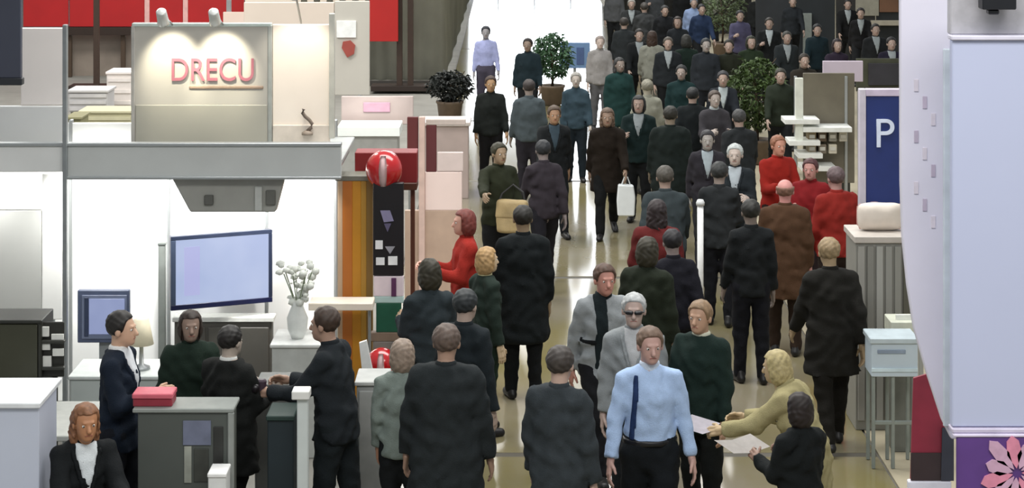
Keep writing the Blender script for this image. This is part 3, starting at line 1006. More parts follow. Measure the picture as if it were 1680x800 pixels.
for sx in (X(345, 13.1), X(374, 13.1)):
    for sy in (13.0, 13.2):
        box(stl, 'leg', sx - 0.012, sx + 0.012, sy - 0.012, sy + 0.012, 0, 0.565, ALU)
rb = thing('red_box', 'flat red box with pink lid on the reception counter', 'box', (X(252, 13.43), 13.43, Z(669, YR)))
zt = Z(669, YR)
box(rb, 'box_body', X(222, 13.42), X(286, 13.42), 13.33, 13.50, zt, zt + 0.055, mat('#8c2b3a', 0.5))
box(rb, 'lid', X(221, 13.42), X(287, 13.42), 13.32, 13.51, zt + 0.055, zt + 0.09, mat('#c9606f', 0.5))
# lamp / white figure on the desk (pale flowers)
vs_ = thing('vase', 'white vase with pale flowers behind the people at the counter', 'vase', (X(488, 16.4), 16.4, 0.95))
lathe(vs_, 'vase_body', [(0.05, 0.95), (0.08, 1.02), (0.09, 1.12), (0.05, 1.22), (0.06, 1.26)], X(488, 16.4), 16.4, mat('#dfe2de', 0.3), 16)
bmf = bmesh.new()
for i in range(46):
    a = random.uniform(0, 6.28)
    r_ = random.uniform(0.02, 0.17)
    c = Vector((r_ * math.cos(a), r_ * math.sin(a), random.uniform(0.30, 0.62)))
    bmesh.ops.create_icosphere(bmf, subdivisions=1, radius=random.uniform(0.02, 0.045), matrix=Matrix.Translation(c) @ Matrix.Scale(random.uniform(0.5, 1), 4, (0, 0, 1)))
fo = link('flowers', mesh_from_bm(bmf, 'flowers', mat('#d9dcd4', 0.7, 0, 0.15, 20), True), vs_)
for i in range(7):
    a = i * 0.9
    tube(vs_, 'stem', [(X(488, 16.4), 16.4, 1.2), (X(488, 16.4) + 0.12 * math.cos(a), 16.4 + 0.12 * math.sin(a), 1.5)], 0.005, mat('#7d8a70', 0.7), 5)
pl = thing('plinth', 'pale grey plinth carrying the white vase', 'plinth', (X(470, 16.4), 16.4, 0))
box(pl, 'body', X(446, 16.2), X(528, 16.2), 16.2, 16.7, 0, 0.92, mat('#b9bcb8', 0.5))
box(pl, 'top', X(443, 16.2), X(531, 16.2), 16.18, 16.72, 0.92, 0.95, mat('#d5d7d4', 0.5))
lp = thing('table_lamp', 'pale lamp on the counter beside the man in navy', 'lamp', (X(232, 15.6), 15.6, 0.9))
lathe(lp, 'base', [(0.07, 0.90), (0.07, 0.92), (0.02, 0.94), (0.015, 1.12)], X(232, 15.6), 15.6, ALU, 14)
lathe(lp, 'shade', [(0.10, 1.10), (0.06, 1.30)], X(232, 15.6), 15.6, mat('#f0e6c8', 0.6), 16)
sidec = thing('side_counter', 'pale low counter behind the man in navy', 'counter', (X(215, 15.6), 15.6, 0))
box(sidec, 'body', X(115, 15.4), X(290, 15.4), 15.4, 15.9, 0, 0.87, mat('#b5bdba', 0.5, 0, 0.1, 3))
box(sidec, 'top', X(112, 15.4), X(293, 15.4), 15.38, 15.92, 0.87, 0.90, mat('#c9cfcc', 0.5))

# grey cabinets, white post
gc = thing('cabinet', 'grey upright cabinet between the counter and the white post', 'cabinet', (X(440, 14.6), 14.6, 0))
box(gc, 'body', X(418, 14.6), X(474, 14.6), 14.6, 14.95, 0, Z(630, 14.6), mat('#6f716e', 0.5, 0, 0.08, 3))
box(gc, 'door', X(421, 14.6), X(445, 14.6), 14.58, 14.6, 0.05, Z(636, 14.6), mat('#5f615e', 0.5))
box(gc, 'door', X(447, 14.6), X(471, 14.6), 14.58, 14.6, 0.05, Z(636, 14.6), mat('#757774', 0.5))
nb_ = thing('crate', 'dark navy crate standing left of the white post', 'crate', (X(465, 13.6), 13.6, 0))
box(nb_, 'body', X(446, 13.7), X(488, 13.7), 13.45, 13.75, 0, Z(672, 13.7), mat('#16242a', 0.6, 0, 0.2, 4))
box(nb_, 'lid', X(444, 13.7), X(490, 13.7), 13.43, 13.77, Z(672, 13.7), Z(664, 13.7), mat('#1d332e', 0.6))
wp = thing('post', 'slim white square post with a broader white head', 'post', (X(496, 13.3), 13.3, 0))
box(wp, 'shaft', X(487, 13.3), X(505, 13.3), 13.3, 13.38, 0, Z(650, 13.3), mat('#c6cdcb', 0.5, 0, 0.04))
box(wp, 'head', X(479, 13.3), X(508, 13.3), 13.27, 13.41, Z(654, 13.3), Z(640, 13.3), mat('#dcdcd8', 0.5, 0, 0.04))
box(wp, 'foot', X(476, 13.3), X(516, 13.3), 13.25, 13.43, 0, 0.02, mat('#c6cdcb', 0.5))
g2 = thing('cabinet', 'light grey cabinet right of the man in dark jacket', 'cabinet', (X(607, 14.3), 14.3, 0))
box(g2, 'body', X(585, 14.5), X(634, 14.5), 14.5, 14.85, 0, Z(632, 14.5), mat('#9b9d9b', 0.5, 0, 0.06))
box(g2, 'top', X(582, 14.5), X(637, 14.5), 14.48, 14.87, Z(632, 14.5), Z(625, 14.5), mat('#b9bbb8', 0.5))
box(g2, 'door', X(589, 14.5), X(630, 14.5), 14.48, 14.5, 0.06, Z(640, 14.5), mat('#a5a7a5', 0.5))
lf = thing('leaflet_stand', 'white leaflet stand leaning between orange column and cabinet', 'stand', (X(605, 15.2), 15.2, 0))
prism(lf, 'board', [(X(590, 15.2), Z(560, 15.2)), (X(602, 15.2), Z(556, 15.2)), (X(622, 15.2), Z(655, 15.2)), (X(600, 15.2), Z(655, 15.2))], 15.15, 15.19, mat('#e2e4e2', 0.5))
box(lf, 'leg', X(606, 15.2), X(614, 15.2), 15.17, 15.2, 0, Z(652, 15.2), ALU)

# orange column with its pale ledge
YOC = 17.0
oc2 = thing('column', 'tall orange and ochre striped column at the stand corner', 'column', (X(582, YOC), YOC, 0))
for a, b2, c in ((554, 562, '#c9a98a'), (562, 578, '#c0702a'), (578, 592, '#c98a24'), (592, 601, '#b98a35'), (601, 611, '#8a6a34')):
    panel(oc2, 'stripe', a, b2, 296, 700, YOC, 0.10, mat(c, 0.45, 0, 0.08, 3), 0.003)
panel(oc2, 'core', 556, 609, 300, 760, YOC + 0.10, 0.12, mat('#a8692b', 0.5))
panel(oc2, 'cap', 550, 613, 288, 297, YOC - 0.01, 0.25, mat('#77756a', 0.5))
ld = thing('ledge', 'pale cream ledge running in front of the orange column', 'ledge', (X(560, 16.6), 16.6, 0))
box(ld, 'board', X(508, 16.6), X(613, 16.6), 16.5, 16.75, Z(505, 16.6), Z(493, 16.6), mat('#efe3d3', 0.5, 0, 0.03))
for px in (544, 606):
    box(ld, 'leg', X(px, 16.6) - 0.012, X(px, 16.6) + 0.012, 16.6, 16.63, 0, Z(504, 16.6), ALU)

# black totem with white marks, red globe lamps
YK = 16.8
tt = thing('totem', 'narrow black totem with white symbols and green foot panel', 'totem', (X(637, YK), YK, 0))
panel(tt, 'board', 612, 662, 300, 452, YK, 0.06, mat('#171317', 0.4, 0, 0.2, 6))
panel(tt, 'white_field', 613, 662, 453, 486, YK, 0.06, mat('#e6d5dc', 0.5, 0, 0.05))
panel(tt, 'purple_bar', 642, 650, 456, 486, YK - 0.012, 0.012, mat('#5a2f55', 0.5), 0.002)
panel(tt, 'pale_band', 613, 662, 486, 497, YK, 0.06, mat('#b9d2cf', 0.5))
panel(tt, 'green_field', 617, 658, 497, 545, YK, 0.06, mat('#1d5a44', 0.5, 0, 0.2, 6))
panel(tt, 'foot', 608, 660, 545, 560, YK, 0.08, mat('#8d7868', 0.5))
box(tt, 'plinth', X(612, YK), X(656, YK), YK, YK + 0.08, 0, Z(560, YK), mat('#8d8580', 0.5))
def mark(pts, c='#e8e8ea'):
    prism(tt, 'symbol', [(X(a, YK), Z(b2, YK)) for a, b2 in pts], YK - 0.014, YK, mat(c, 0.5))
mark([(624, 345), (640, 345), (646, 362), (630, 364)], '#8c86a6')
mark([(630, 366), (642, 366), (636, 380)], '#5f5875')
mark([(616, 394), (628, 394), (628, 408), (616, 408)])
mark([(632, 404), (648, 404), (640, 416)], '#9a98a0')
mark([(617, 422), (631, 422), (631, 434), (617, 434)])
mark([(637, 420), (652, 420), (652, 434), (637, 434)], '#f4f4f4')
def globe(label, px, py, Y, r, stand_z, glow=None):
    t = thing('globe_lamp', label, 'lamp', (X(px, Y), Y, stand_z))
    c = Vector((X(px, Y), Y, Z(py, Y)))
    prof = [(max(0.004, r * math.sin(math.pi * i / 14)), c.z - r * 1.05 * math.cos(math.pi * i / 14)) for i in range(15)]
    lathe(t, 'globe', prof, c.x, c.y, mat('#b01218', 0.22, 0, 0.05, 5, coat=0.6), 24)
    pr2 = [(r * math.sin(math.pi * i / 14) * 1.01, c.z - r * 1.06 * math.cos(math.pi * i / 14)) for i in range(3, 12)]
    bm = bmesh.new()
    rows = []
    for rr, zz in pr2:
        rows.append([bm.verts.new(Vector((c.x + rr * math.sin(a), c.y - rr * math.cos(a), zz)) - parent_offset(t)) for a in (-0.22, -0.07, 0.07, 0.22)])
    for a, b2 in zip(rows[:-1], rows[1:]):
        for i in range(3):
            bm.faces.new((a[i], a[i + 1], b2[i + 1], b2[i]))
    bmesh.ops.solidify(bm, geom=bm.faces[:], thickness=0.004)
    link('painted_highlight', mesh_from_bm(bm, 'painted_highlight', mat('#f6e0e0', 0.4), True), t)  # pale strip paints the gloss highlight onto the globe's front
    lathe(t, 'collar', [(0.05, c.z - r * 1.12), (0.05, c.z - r * 0.98)], c.x, c.y, mat('#3a1a1a', 0.4), 14)
    lathe(t, 'stem', [(0.02, stand_z), (0.02, c.z - r * 1.1)], c.x, c.y, mat('#2a1414', 0.4), 10)
    return t
globe('red glossy globe with painted white highlight on top of the black totem', 630, 278, 16.9, 0.16, Z(300, YK))
globe('red glossy globe with painted white highlight low beside the light grey cabinet', 626, 598, 15.6, 0.13, 0)
rbx = thing('fascia_box', 'dark red box fixed behind the upper red globe', 'box', (X(660, 17.3), 17.3, Z(312, 17.3)))
panel(rbx, 'box_body', 582, 684, 250, 300, 17.3, 0.25, mat('#7a1518', 0.5, 0, 0.15, 4))
panel(rbx, 'lower_lip', 592, 684, 300, 312, 17.28, 0.27, mat('#4a2412', 0.5))
for px in (590, 676):
    box(rbx, 'leg', X(px, 17.3) - 0.02, X(px, 17.3) + 0.02, 17.4, 17.44, 0, Z(310, 17.3), mat('#5a3020', 0.5))

# ---------------------------------------------------------------- pink stand further down on the left
YP = 21.5
ps_ = thing('pink_stand', 'pale pink stand with dark red pillars left of the aisle', 'stand', (X(725, YP), YP, 0))
panel(ps_, 'wall_panel', 697, 758, 282, 345, YP, 0.06, mat('#e2cdc6', 0.5, 0, 0.04, 3))
panel(ps_, 'wall_panel', 664, 758, 345, 505, YP, 0.06, mat('#b39a88', 0.5, 0, 0.12, 4))
panel(ps_, 'pillar', 687, 697, 192, 505, YP - 0.04, 0.08, mat('#cdb1a6', 0.5))
panel(ps_, 'pillar', 699, 716, 205, 282, YP, 0.06, mat('#541c20', 0.5, 0, 0.1, 4))
panel(ps_, 'pillar', 668, 686, 192, 300, YP, 0.06, mat('#5f2425', 0.5, 0, 0.1, 4))
panel(ps_, 'wall_panel', 717, 760, 250, 281, YP, 0.06, mat('#cdbdb8', 0.5, 0, 0.05))
panel(ps_, 'top_rail', 699, 764, 196, 205, YP, 0.06, mat('#b9aca4', 0.5))
pc = thing('counter', 'pale pink and grey counter behind the pink stand', 'counter', (X(760, 28.5), 28.5, 0))
YQ = 28.5
box(pc, 'body', X(690, YQ), X(768, YQ), YQ, YQ + 0.6, 0, Z(206, YQ), mat('#b9a8a2', 0.5, 0, 0.1, 4))
box(pc, 'top', X(688, YQ), X(772, YQ), YQ - 0.05, YQ + 0.65, Z(206, YQ), Z(200, YQ), mat('#cfc6c0', 0.4))
# white lit counters behind the front stand
YV = 24.0
wl = thing('light_counter', 'bright white counter with pink panel above, behind the cream board', 'counter', (X(605, YV), YV, 0))
panel(wl, 'body', 556, 652, 224, 420, YV, 0.5, mat('#a5a5a0', 0.5))
panel(wl, 'top', 553, 656, 208, 224, YV - 0.04, 0.6, mat('#f6fbf8', 0.4, 0, 0.02))
panel(wl, 'back_panel', 560, 678, 158, 204, YV + 0.7, 0.05, mat('#c4b4b0', 0.5, 0, 0.1, 3))
panel(wl, 'pink_strip', 596, 640, 168, 184, YV + 0.68, 0.02, mat('#c9a0b4', 0.5))
panel(wl, 'leg', 560, 566, 200, 420, YV + 0.7, 0.05, ALU)
panel(wl, 'leg', 670, 676, 200, 420, YV + 0.7, 0.05, ALU)
spot_lamp('lamp over the bright white counter', (X(604, YV), YV - 0.4, 3.3), (X(604, YV), YV + 0.1, Z(212, YV)), 90, 60, arm=(X(604, YV), YV + 0.7, 3.3))
# warm wall behind, between cream board and grey curtain
YG = 40.5
cw = thing('partition_wall', 'pale partition wall with a small red emblem behind the front stand', 'wall', (X(575, 30), 30, 0))
panel(cw, 'wall_panel', 400, 548, 4, 160, 30, 0.08, mat('#ded0c2', 0.6, 0, 0.04, 2))
panel(cw, 'wall_panel', 549, 606, 2, 156, 30, 0.08, mat('#c6c2b8', 0.6, 0, 0.05, 2))
for px in (420, 470, 590):
    box(cw, 'leg', X(px, 30) - 0.03, X(px, 30) + 0.03, 30.0, 30.06, 0, Z(155, 30), ALU)
panel(cw, 'emblem_field', 552, 584, 34, 62, 29.97, 0.02, mat('#f4f6f4', 0.5))
prism(cw, 'emblem', [(X(561 + 0, 30), Z(78, 30)), (X(563, 30), Z(68, 30)), (X(575, 30), Z(66, 30)), (X(583, 30), Z(74, 30)), (X(581, 30), Z(88, 30)), (X(570, 30), Z(94, 30))], 29.96, 30, mat('#a04a40', 0.5))

# ---------------------------------------------------------------- red stand in the distance, top left
YRD = 44.0
rs = thing('red_stand', 'long dark red header wall with white joints at the top left', 'stand', (X(220, YRD), YRD, 0))
for a, b2 in ((38, 112), (114, 237), (245, 300), (308, 400)):
    panel(rs, 'red_panel', a, b2, -140, 44, YRD, 0.10, mat('#b01418', 0.5, 0, 0.08, 2), 0.01)
for a in (237, 300):
    panel(rs, 'white_joint', a, a + 8, -140, 44, YRD - 0.03, 0.14, mat('#e3b4ae', 0.5))
panel(rs, 'beam', 108, 214, 45, 58, YRD - 0.05, 0.2, mat('#2b1c12', 0.6))
panel(rs, 'back_wall', 108, 400, 58, 127, YRD + 0.4, 0.1, mat('#8a7f74', 0.6, 0, 0.25, 1.5))
for px in (112, 200, 300, 390):
    box(rs, 'leg', X(px, YRD) - 0.05, X(px, YRD) + 0.05, YRD + 0.1, YRD + 0.2, 0, Z(44, YRD), mat('#4a3a2c', 0.6))
cw2 = thing('panel_wall', 'cream stepped panel wall right of the red header', 'wall', (X(470, 42.5), 42.5, 0))
panel(cw2, 'wall_panel', 366, 440, 20, 140, 42.5, 0.1, mat('#ecd6c8', 0.6, 0, 0.05, 1))
panel(cw2, 'wall_panel', 402, 600, -60, 18, 42.5, 0.1, mat('#eadccb', 0.6, 0, 0.05, 1))
for px in (375, 440, 590):
    box(cw2, 'leg', X(px, 42.6) - 0.05, X(px, 42.6) + 0.05, 42.6, 42.7, 0, Z(0, 42.6), ALU)
def dark_stand(label, pxs, pb, y, px0, px1):
    t = thing('display_stand', label, 'stand', (X((px0 + px1) / 2, y), y, 0))
    panel(t, 'base_plate', px0, px1, pb, pb + 9, y, 0.5, mat('#2a1d16', 0.6))
    for p in pxs:
        box(t, 'pole', X(p, y) - 0.06, X(p, y) + 0.06, y + 0.1, y + 0.2, 0.1, 3.2, mat('#3a2a20', 0.6))
    return t
dark_stand('dark brown pole on a wide foot before the red header wall', (156,), 141, 41.5, 112, 176)
t = dark_stand('pair of dark poles on a wide dark foot before the grey curtain', (655, 673), 141, 41.0, 608, 712)
panel(t, 'red_sign', 606, 653, -60, 68, 40.9, 0.12, mat('#b41815', 0.5, 0, 0.06, 2))
# cream crates seen over the fascia left of the name sign
YX = 33.0
for i, (a, b2, c1, c2, col, lb, yo) in enumerate((
        (175, 216, 122, 178, '#f0e8e2', 'tall white box behind the fascia left of the name sign', 1.6),
        (112, 176, 152, 184, '#c6c4c4', 'grey white carton behind the fascia near the mast', 0.6),
        (130, 216, 186, 236, '#c9c4a4', 'cream crate with slats behind the fascia', -0.4),
        (108, 132, 196, 240, '#8d8a68', 'narrow olive crate behind the mast', -1.4))):
    t = thing('crate', lb, 'box', (X((a + b2) / 2, YX + yo), YX + yo, 0))
    panel(t, 'body', a, b2, c1, c2, YX + yo, 0.6, mat(col, 0.6, 0, 0.08, 2))
    panel(t, 'lid', a - 2, b2 + 2, c1 - 4, c1, YX + yo - 0.04, 0.68, mat(col, 0.5, 0, 0.04, 2))
    for q in range(3):
        zc = c1 + (c2 - c1) * (q + 0.5) / 3
        panel(t, 'slat', a + 2, b2 - 2, zc - 3, zc + 3, YX + yo - 0.03, 0.03, mat(col, 0.65, 0, 0.18, 3), 0.003)
    box(t, 'plinth', X(a + 3, YX + yo), X(b2 - 3, YX + yo), YX + yo + 0.05, YX + yo + 0.55, 0, max(0.02, Z(c2, YX + yo)), mat('#77736a', 0.6))

# grey corrugated curtain wall along the aisle, left far
cu = thing('curtain_wall', 'grey pleated curtain wall along the far left of the aisle', 'curtain', (-2.2, 42.2, 0))
def curtain(parent, pts, z0, z1, m, amp=0.06, wl=0.28):
    bm = bmesh.new()
    off = parent_offset(parent)
    row = []
    for (xa, ya), (xb, yb) in zip(pts[:-1], pts[1:]):
        Ls = math.hypot(xb - xa, yb - ya)
        n = int(Ls / (wl / 6))
        nx_, ny_ = (yb - ya) / Ls, -(xb - xa) / Ls
        for i in range(n):
            s_ = Ls * i / n
            a = amp * math.sin(2 * math.pi * s_ / wl) * (0.7 + 0.3 * math.sin(s_ * 1.7))
            row.append((xa + (xb - xa) * i / n + nx_ * a, ya + (yb - ya) * i / n + ny_ * a))
    lo = [bm.verts.new(Vector((x, y, z0)) - off) for x, y in row]
    hi = [bm.verts.new(Vector((x, y, z1)) - off) for x, y in row]
    for i in range(len(row) - 1):
        bm.faces.new((lo[i], lo[i + 1], hi[i + 1], hi[i]))
    bmesh.ops.solidify(bm, geom=bm.faces[:], thickness=0.02)
    return mesh_from_bm(bm, 'curtain', m, True)
link('curtain', curtain(cu, [(-4.6, 42.5), (-1.5, 42.5), (-1.5, 66)], 0.12, 3.0, mat('#c2c2b8', 0.85, 0, 0.15, 1.2)), cu)
tube(cu, 'rail', [(-4.6, 42.5, 3.02), (-1.5, 42.5, 3.02), (-1.5, 66, 3.02)], 0.03, ALU, 8)
box(cu, 'skirting', -4.6, -1.44, 42.4, 42.46, 0.0, 0.12, mat('#3a3632', 0.6))
cu2 = thing('curtain_wall', 'dark grey pleated curtain right of the bright doorway', 'curtain', (3.4, 52, 0))
link('curtain', curtain(cu2, [(3.25, 70), (3.25, 55), (6.8, 55)], 0.1, 2.8, mat('#56585a', 0.85, 0, 0.3, 1.2)), cu2)
tube(cu2, 'rail', [(3.25, 70, 2.82), (3.25, 55, 2.82), (6.8, 55, 2.82)], 0.03, ALU, 8)
box(cu2, 'skirting', 3.3, 6.8, 54.9, 54.96, 0, 0.1, mat('#2a2c2e', 0.6))

# ---------------------------------------------------------------- plants
def plant(label, px, py_floor, r, h0, h1, n, col, seed, pot='#6a5a4a', leaf=0.13, squash=1.0):
    rnd = random.Random(seed)
    Y = depth_floor(py_floor)
    x0 = X(px, Y)
    t = thing('potted_tree', label, 'plant', (x0, Y, 0))
    lathe(t, 'pot', [(0.16, 0), (0.20, 0.02), (0.24, 0.34), (0.26, 0.36), (0.26, 0.40), (0.22, 0.40), (0.20, 0.36)], x0, Y, mat(pot, 0.6), 18)
    lathe(t, 'soil', [(0.205, 0.345), (0.205, 0.365), (0.01, 0.37)], x0, Y, mat('#2a2018', 0.9), 14)
    tube(t, 'trunk', [(x0, Y, 0.36), (x0 + 0.02, Y, 0.7), (x0 - 0.02, Y + 0.02, (h0 + h1) / 2)], [0.035, 0.03, 0.02], mat('#4a3b2a', 0.8), 8)
    verts, faces = [], []
    cz = (h0 + h1) / 2
    for i in range(9):
        a = i * 2.4
        e = Vector((x0 + r * 0.7 * math.cos(a), Y + r * 0.7 * math.sin(a), cz + (i / 8 - 0.4) * (h1 - h0) * 0.8))
        tube(t, 'branch', [(x0, Y, max(0.5, e.z - 0.35)), tuple(e)], [0.014, 0.006], mat('#4a3b2a', 0.8), 5)
    for i in range(n):
        while True:
            v = Vector((rnd.uniform(-1, 1), rnd.uniform(-1, 1), rnd.uniform(-1, 1)))
            if 0.25 < v.length < 1:
                break
        v = v.normalized() * v.length ** 0.6
        c = Vector((v.x * r, v.y * r, v.z * (h1 - h0) / 2 + cz))
        q = Euler((rnd.uniform(-1, 1), rnd.uniform(-0.6, 0.9), rnd.uniform(0, 6.28))).to_matrix()
        L = leaf * rnd.uniform(0.6, 1.2)
        b0 = len(verts)
        for p in ((0, 0, 0), (L * 0.35, L * 0.22, 0.02), (L, 0, -0.03), (L * 0.35, -L * 0.22, 0.02)):
            verts.append(c + q @ Vector(p))
        faces.append((b0, b0 + 1, b0 + 2, b0 + 3))
    me = bpy.data.meshes.new('foliage')
    me.from_pydata([tuple(v_) for v_ in verts], [], faces)
    me.materials.append(mat(col, 0.6, 0, 0.45, 5))
    o = link('foliage', me, t)
    # leaves were laid out around the trunk in local coordinates
    o['kind'] = 'stuff'
    return t
plant('bushy dark green tree right of the aisle behind the red jackets', 1242, 268, 0.50, 0.55, 1.72, 1500, '#35481c', 1)
plant('green tree in a pot before the bright doorway', 906, 172, 0.40, 0.55, 1.45, 1000, '#3a5a3c', 2)
plant('low blackish plant beside the grey curtain wall', 738, 200, 0.42, 0.42, 0.95, 900, '#141a16', 3)
plant('pale olive tree at the top right of the aisle', 1185, 96, 0.55, 0.7, 1.9, 900, '#5d6b4c', 4)

# blue sign stand near the doorway
YBS = 41.0
bs = thing('sign_stand', 'steel blue sign stand before the bright doorway', 'sign', (X(948, YBS), YBS, 0))
panel(bs, 'sign_board', 918, 968, 70, 112, YBS, 0.05, mat('#6f8fb8', 0.5, 0, 0.08, 2))
panel(bs, 'dark_field', 946, 958, 78, 106, YBS - 0.012, 0.012, mat('#4a608c', 0.5))
box(bs, 'pole', X(943, YBS) - 0.03, X(943, YBS) + 0.03, YBS + 0.05, YBS + 0.1, 0.02, Z(75, YBS), ALU)
box(bs, 'foot', X(930, YBS), X(956, YBS), YBS - 0.15, YBS + 0.3, 0, 0.02, ALU)

# ================================================================ right side
# tall pale tower in the right foreground
YTW = 10.4
LAV = mat('#bcc3df', 0.55, 0, 0.015, 1.5)
tw = thing('tower', 'tall pale lavender exhibition tower at the right edge', 'tower', (X(1620, YTW), YTW, 0))
box(tw, 'front_panel', X(1562, YTW), X(1562, YTW) + 1.3, YTW, YTW + 0.06, Z(700, YTW), Z(66, YTW), LAV)
box(tw, 'front_rail', X(1560, YTW), X(1562, YTW) + 1.3, YTW - 0.02, YTW + 0.08, Z(66, YTW), Z(58, YTW), mat('#d4d2e2', 0.5))
box(tw, 'core', X(1640, YTW), X(1562, YTW) + 1.28, YTW + 0.06, YTW + 0.5, 0, Z(70, YTW), mat('#c9cbd8', 0.6))
box(tw, 'dotted_band', X(1562, YTW), X(1562, YTW) + 1.3, YTW + 0.04, YTW + 0.12, Z(58, YTW), Z(-40, YTW), mat('#b3b2b9', 0.6, 0, 0.14, 14))
box(tw, 'lower_rail', X(1561, YTW), X(1562, YTW) + 1.3, YTW - 0.02, YTW + 0.08, Z(709, YTW), Z(701, YTW), mat('#c6bfd4', 0.5))
# sail shaped pale side wing
YWG = 10.9
wing = [(1477, -60), (1572, -60), (1572, 720), (1561, 720), (1546, 690), (1520, 610), (1500, 540), (1489, 470), (1481, 390), (1478, 300)]
prism(tw, 'side_wing', [(X(a, YWG), Z(b2, YWG)) for a, b2 in wing], YWG, YWG + 0.05, mat('#dcdae8', 0.5, 0, 0.05, 2), 0.006)
panel(tw, 'wing_edge', 1548, 1560, 80, 700, YWG - 0.02, 0.02, mat('#d0dae2', 0.5))
for i in range(9):   # faint printed strokes on the wing
    panel(tw, 'print_mark', 1500 + (i % 3) * 14, 1507 + (i % 3) * 14, 130 + i * 28, 150 + i * 28, YWG - 0.006, 0.006, mat('#bdb2c4' if i % 2 else '#d9d2dc', 0.5), 0.001)
bh = thing('black_fixture', 'black fixture on top of the lavender tower', 'fixture', (X(1640, YTW), YTW, Z(22, YTW)))
panel(bh, 'housing', 1612, 1668, -50, 16, YTW - 0.12, 0.10, mat('#14161c', 0.4))
panel(bh, 'lens', 1622, 1640, 16, 24, YTW - 0.10, 0.06, mat('#0b0c10', 0.2))
panel(bh, 'clamp', 1632, 1652, -20, 10, YTW - 0.02, 0.12, mat('#2a2c32', 0.4))
# purple poster with a pale blossom
po = thing('poster', 'purple poster with pale pink blossom below the lavender tower', 'poster', (X(1625, YTW), YTW, 0))
box(po, 'sheet', X(1568, YTW), X(1562, YTW) + 1.28, YTW - 0.03, YTW - 0.0, 0.9, Z(714, YTW), mat('#5a3a80', 0.5, 0, 0.25, 3))
box(po, 'rim', X(1562, YTW), X(1562, YTW) + 1.3, YTW - 0.035, YTW, Z(714, YTW), Z(709, YTW), mat('#d3cbe0', 0.5))
for i in range(11):
    a = i * 2 * math.pi / 11
    cx_, cz_ = X(1666, YTW), Z(772, YTW)
    L = 0.20 + 0.03 * math.sin(i * 2.1)
    w_ = 0.04
    d_ = Vector((math.cos(a), math.sin(a)))
    n_ = Vector((-d_.y, d_.x))
    pts = [(cx_ + d_.x * 0.025, cz_ + d_.y * 0.025)] + [(cx_ + d_.x * L * q + n_.x * w_ * s_, cz_ + d_.y * L * q + n_.y * w_ * s_) for q, s_ in ((0.5, 1), (0.85, 0.8), (1.0, 0), (0.85, -0.8), (0.5, -1))]
    prism(po, 'petal', pts, YTW - 0.04, YTW - 0.03, mat('#c9a3bd' if i % 3 else '#d98aa4', 0.5, 0, 0.2, 12))
# dark red sail banner
YRB = 11.6
rb2 = thing('sail_banner', 'dark red sail shaped banner beside the pale tower', 'banner', (X(1530, YRB), YRB, 0))
prism(rb2, 'cloth', [(X(a, YRB), Z(b2, YRB)) for a, b2 in ((1499, 620), (1526, 612), (1540, 660), (1556, 715), (1562, 786), (1494, 786))], YRB, YRB + 0.02, mat('#8e2a3c', 0.6, 0, 0.25, 5))
prism(rb2, 'dark_hem', [(X(a, YRB), Z(b2, YRB)) for a, b2 in ((1494, 742), (1562, 742), (1562, 787), (1494, 787))], YRB - 0.008, YRB, mat('#3a2c2c', 0.6, 0, 0.25, 5))
prism(rb2, 'dark_side', [(X(a, YRB), Z(b2, YRB)) for a, b2 in ((1545, 700), (1564, 700), (1564, 787), (1543, 787))], YRB - 0.016, YRB - 0.008, mat('#3a3d48', 0.6, 0, 0.2, 5))
box(rb2, 'base', X(1488, YRB), X(1572, YRB), YRB - 0.1, YRB + 0.12, 0, 0.06, mat('#e4e4ec', 0.4))
tube(rb2, 'pole', [(X(1530, YRB), YRB + 0.04, 0.05), (X(1530, YRB), YRB + 0.04, Z(640, YRB))], 0.012, ALU, 8)
box(rb2, 'white_foot', X(1490, YRB), X(1560, YRB), YRB - 0.02, YRB + 0.04, Z(812, YRB), Z(788, YRB), mat('#e6e6f0', 0.4))

# blue sign with the letter P
YPB = 18.0
pb = thing('letter_sign', 'tall dark blue sign with a white letter P', 'sign', (X(1460, YPB), YPB, 0))
panel(pb, 'sign_board', 1421, 1524, 158, 334, YPB, 0.06, mat('#1c2f6e', 0.4, 0, 0.15, 3))
panel(pb, 'frame', 1410, 1421, 146, 342, YPB - 0.01, 0.08, mat('#c9c3d0', 0.5))
panel(pb, 'frame', 1421, 1524, 146, 158, YPB - 0.01, 0.08, mat('#c9bcd2', 0.5))
panel(pb, 'frame', 1421, 1524, 334, 340, YPB - 0.01, 0.08, mat('#8f98a8', 0.5))
lettering(pb, 'lettering', 'P', X(1433, YPB), YPB - 0.012, Z(241, YPB), 0.38, mat('#d9e2f6', 0.5))
box(pb, 'post', X(1411, YPB), X(1419, YPB), YPB + 0.07, YPB + 0.13, 0, Z(150, YPB), ALU)
box(pb, 'post', X(1510, YPB), X(1518, YPB), YPB + 0.07, YPB + 0.13, 0, Z(150, YPB), ALU)

# grey display cabinet
YD = 17.0
dc = thing('display_cabinet', 'tall grey display cabinet with ribbed doors under the blue sign', 'cabinet', (X(1455, YD), YD, 0))
box(dc, 'body', X(1404, YD), X(1496, YD), YD, YD + 0.5, 0, Z(398, YD), mat('#8c8b84', 0.5, 0, 0.06, 3))
panel(dc, 'top', 1402, 1498, 388, 399, YD - 0.03, 0.56, mat('#b9b2aa', 0.5))
for i, (a, c) in enumerate(((1408, '#9c9a94'), (1423, '#84837d'), (1438, '#a1a19c'), (1453, '#8f8f8a'), (1468, '#8a8a84'), (1482, '#55544a'))):
    panel(dc, 'rib', a, a + 11, 404, 690, YD - 0.025, 0.025, mat(c, 0.45, 0, 0.05, 3), 0.004)
cb2 = thing('cushion', 'cream cushion on top of the grey display cabinet', 'cushion', (X(1452, YD), YD + 0.25, Z(388, YD)))
P_, ax_ = grid((-0.22, -0.16, 0), (0.22, 0.16, 0.26), 0.02)
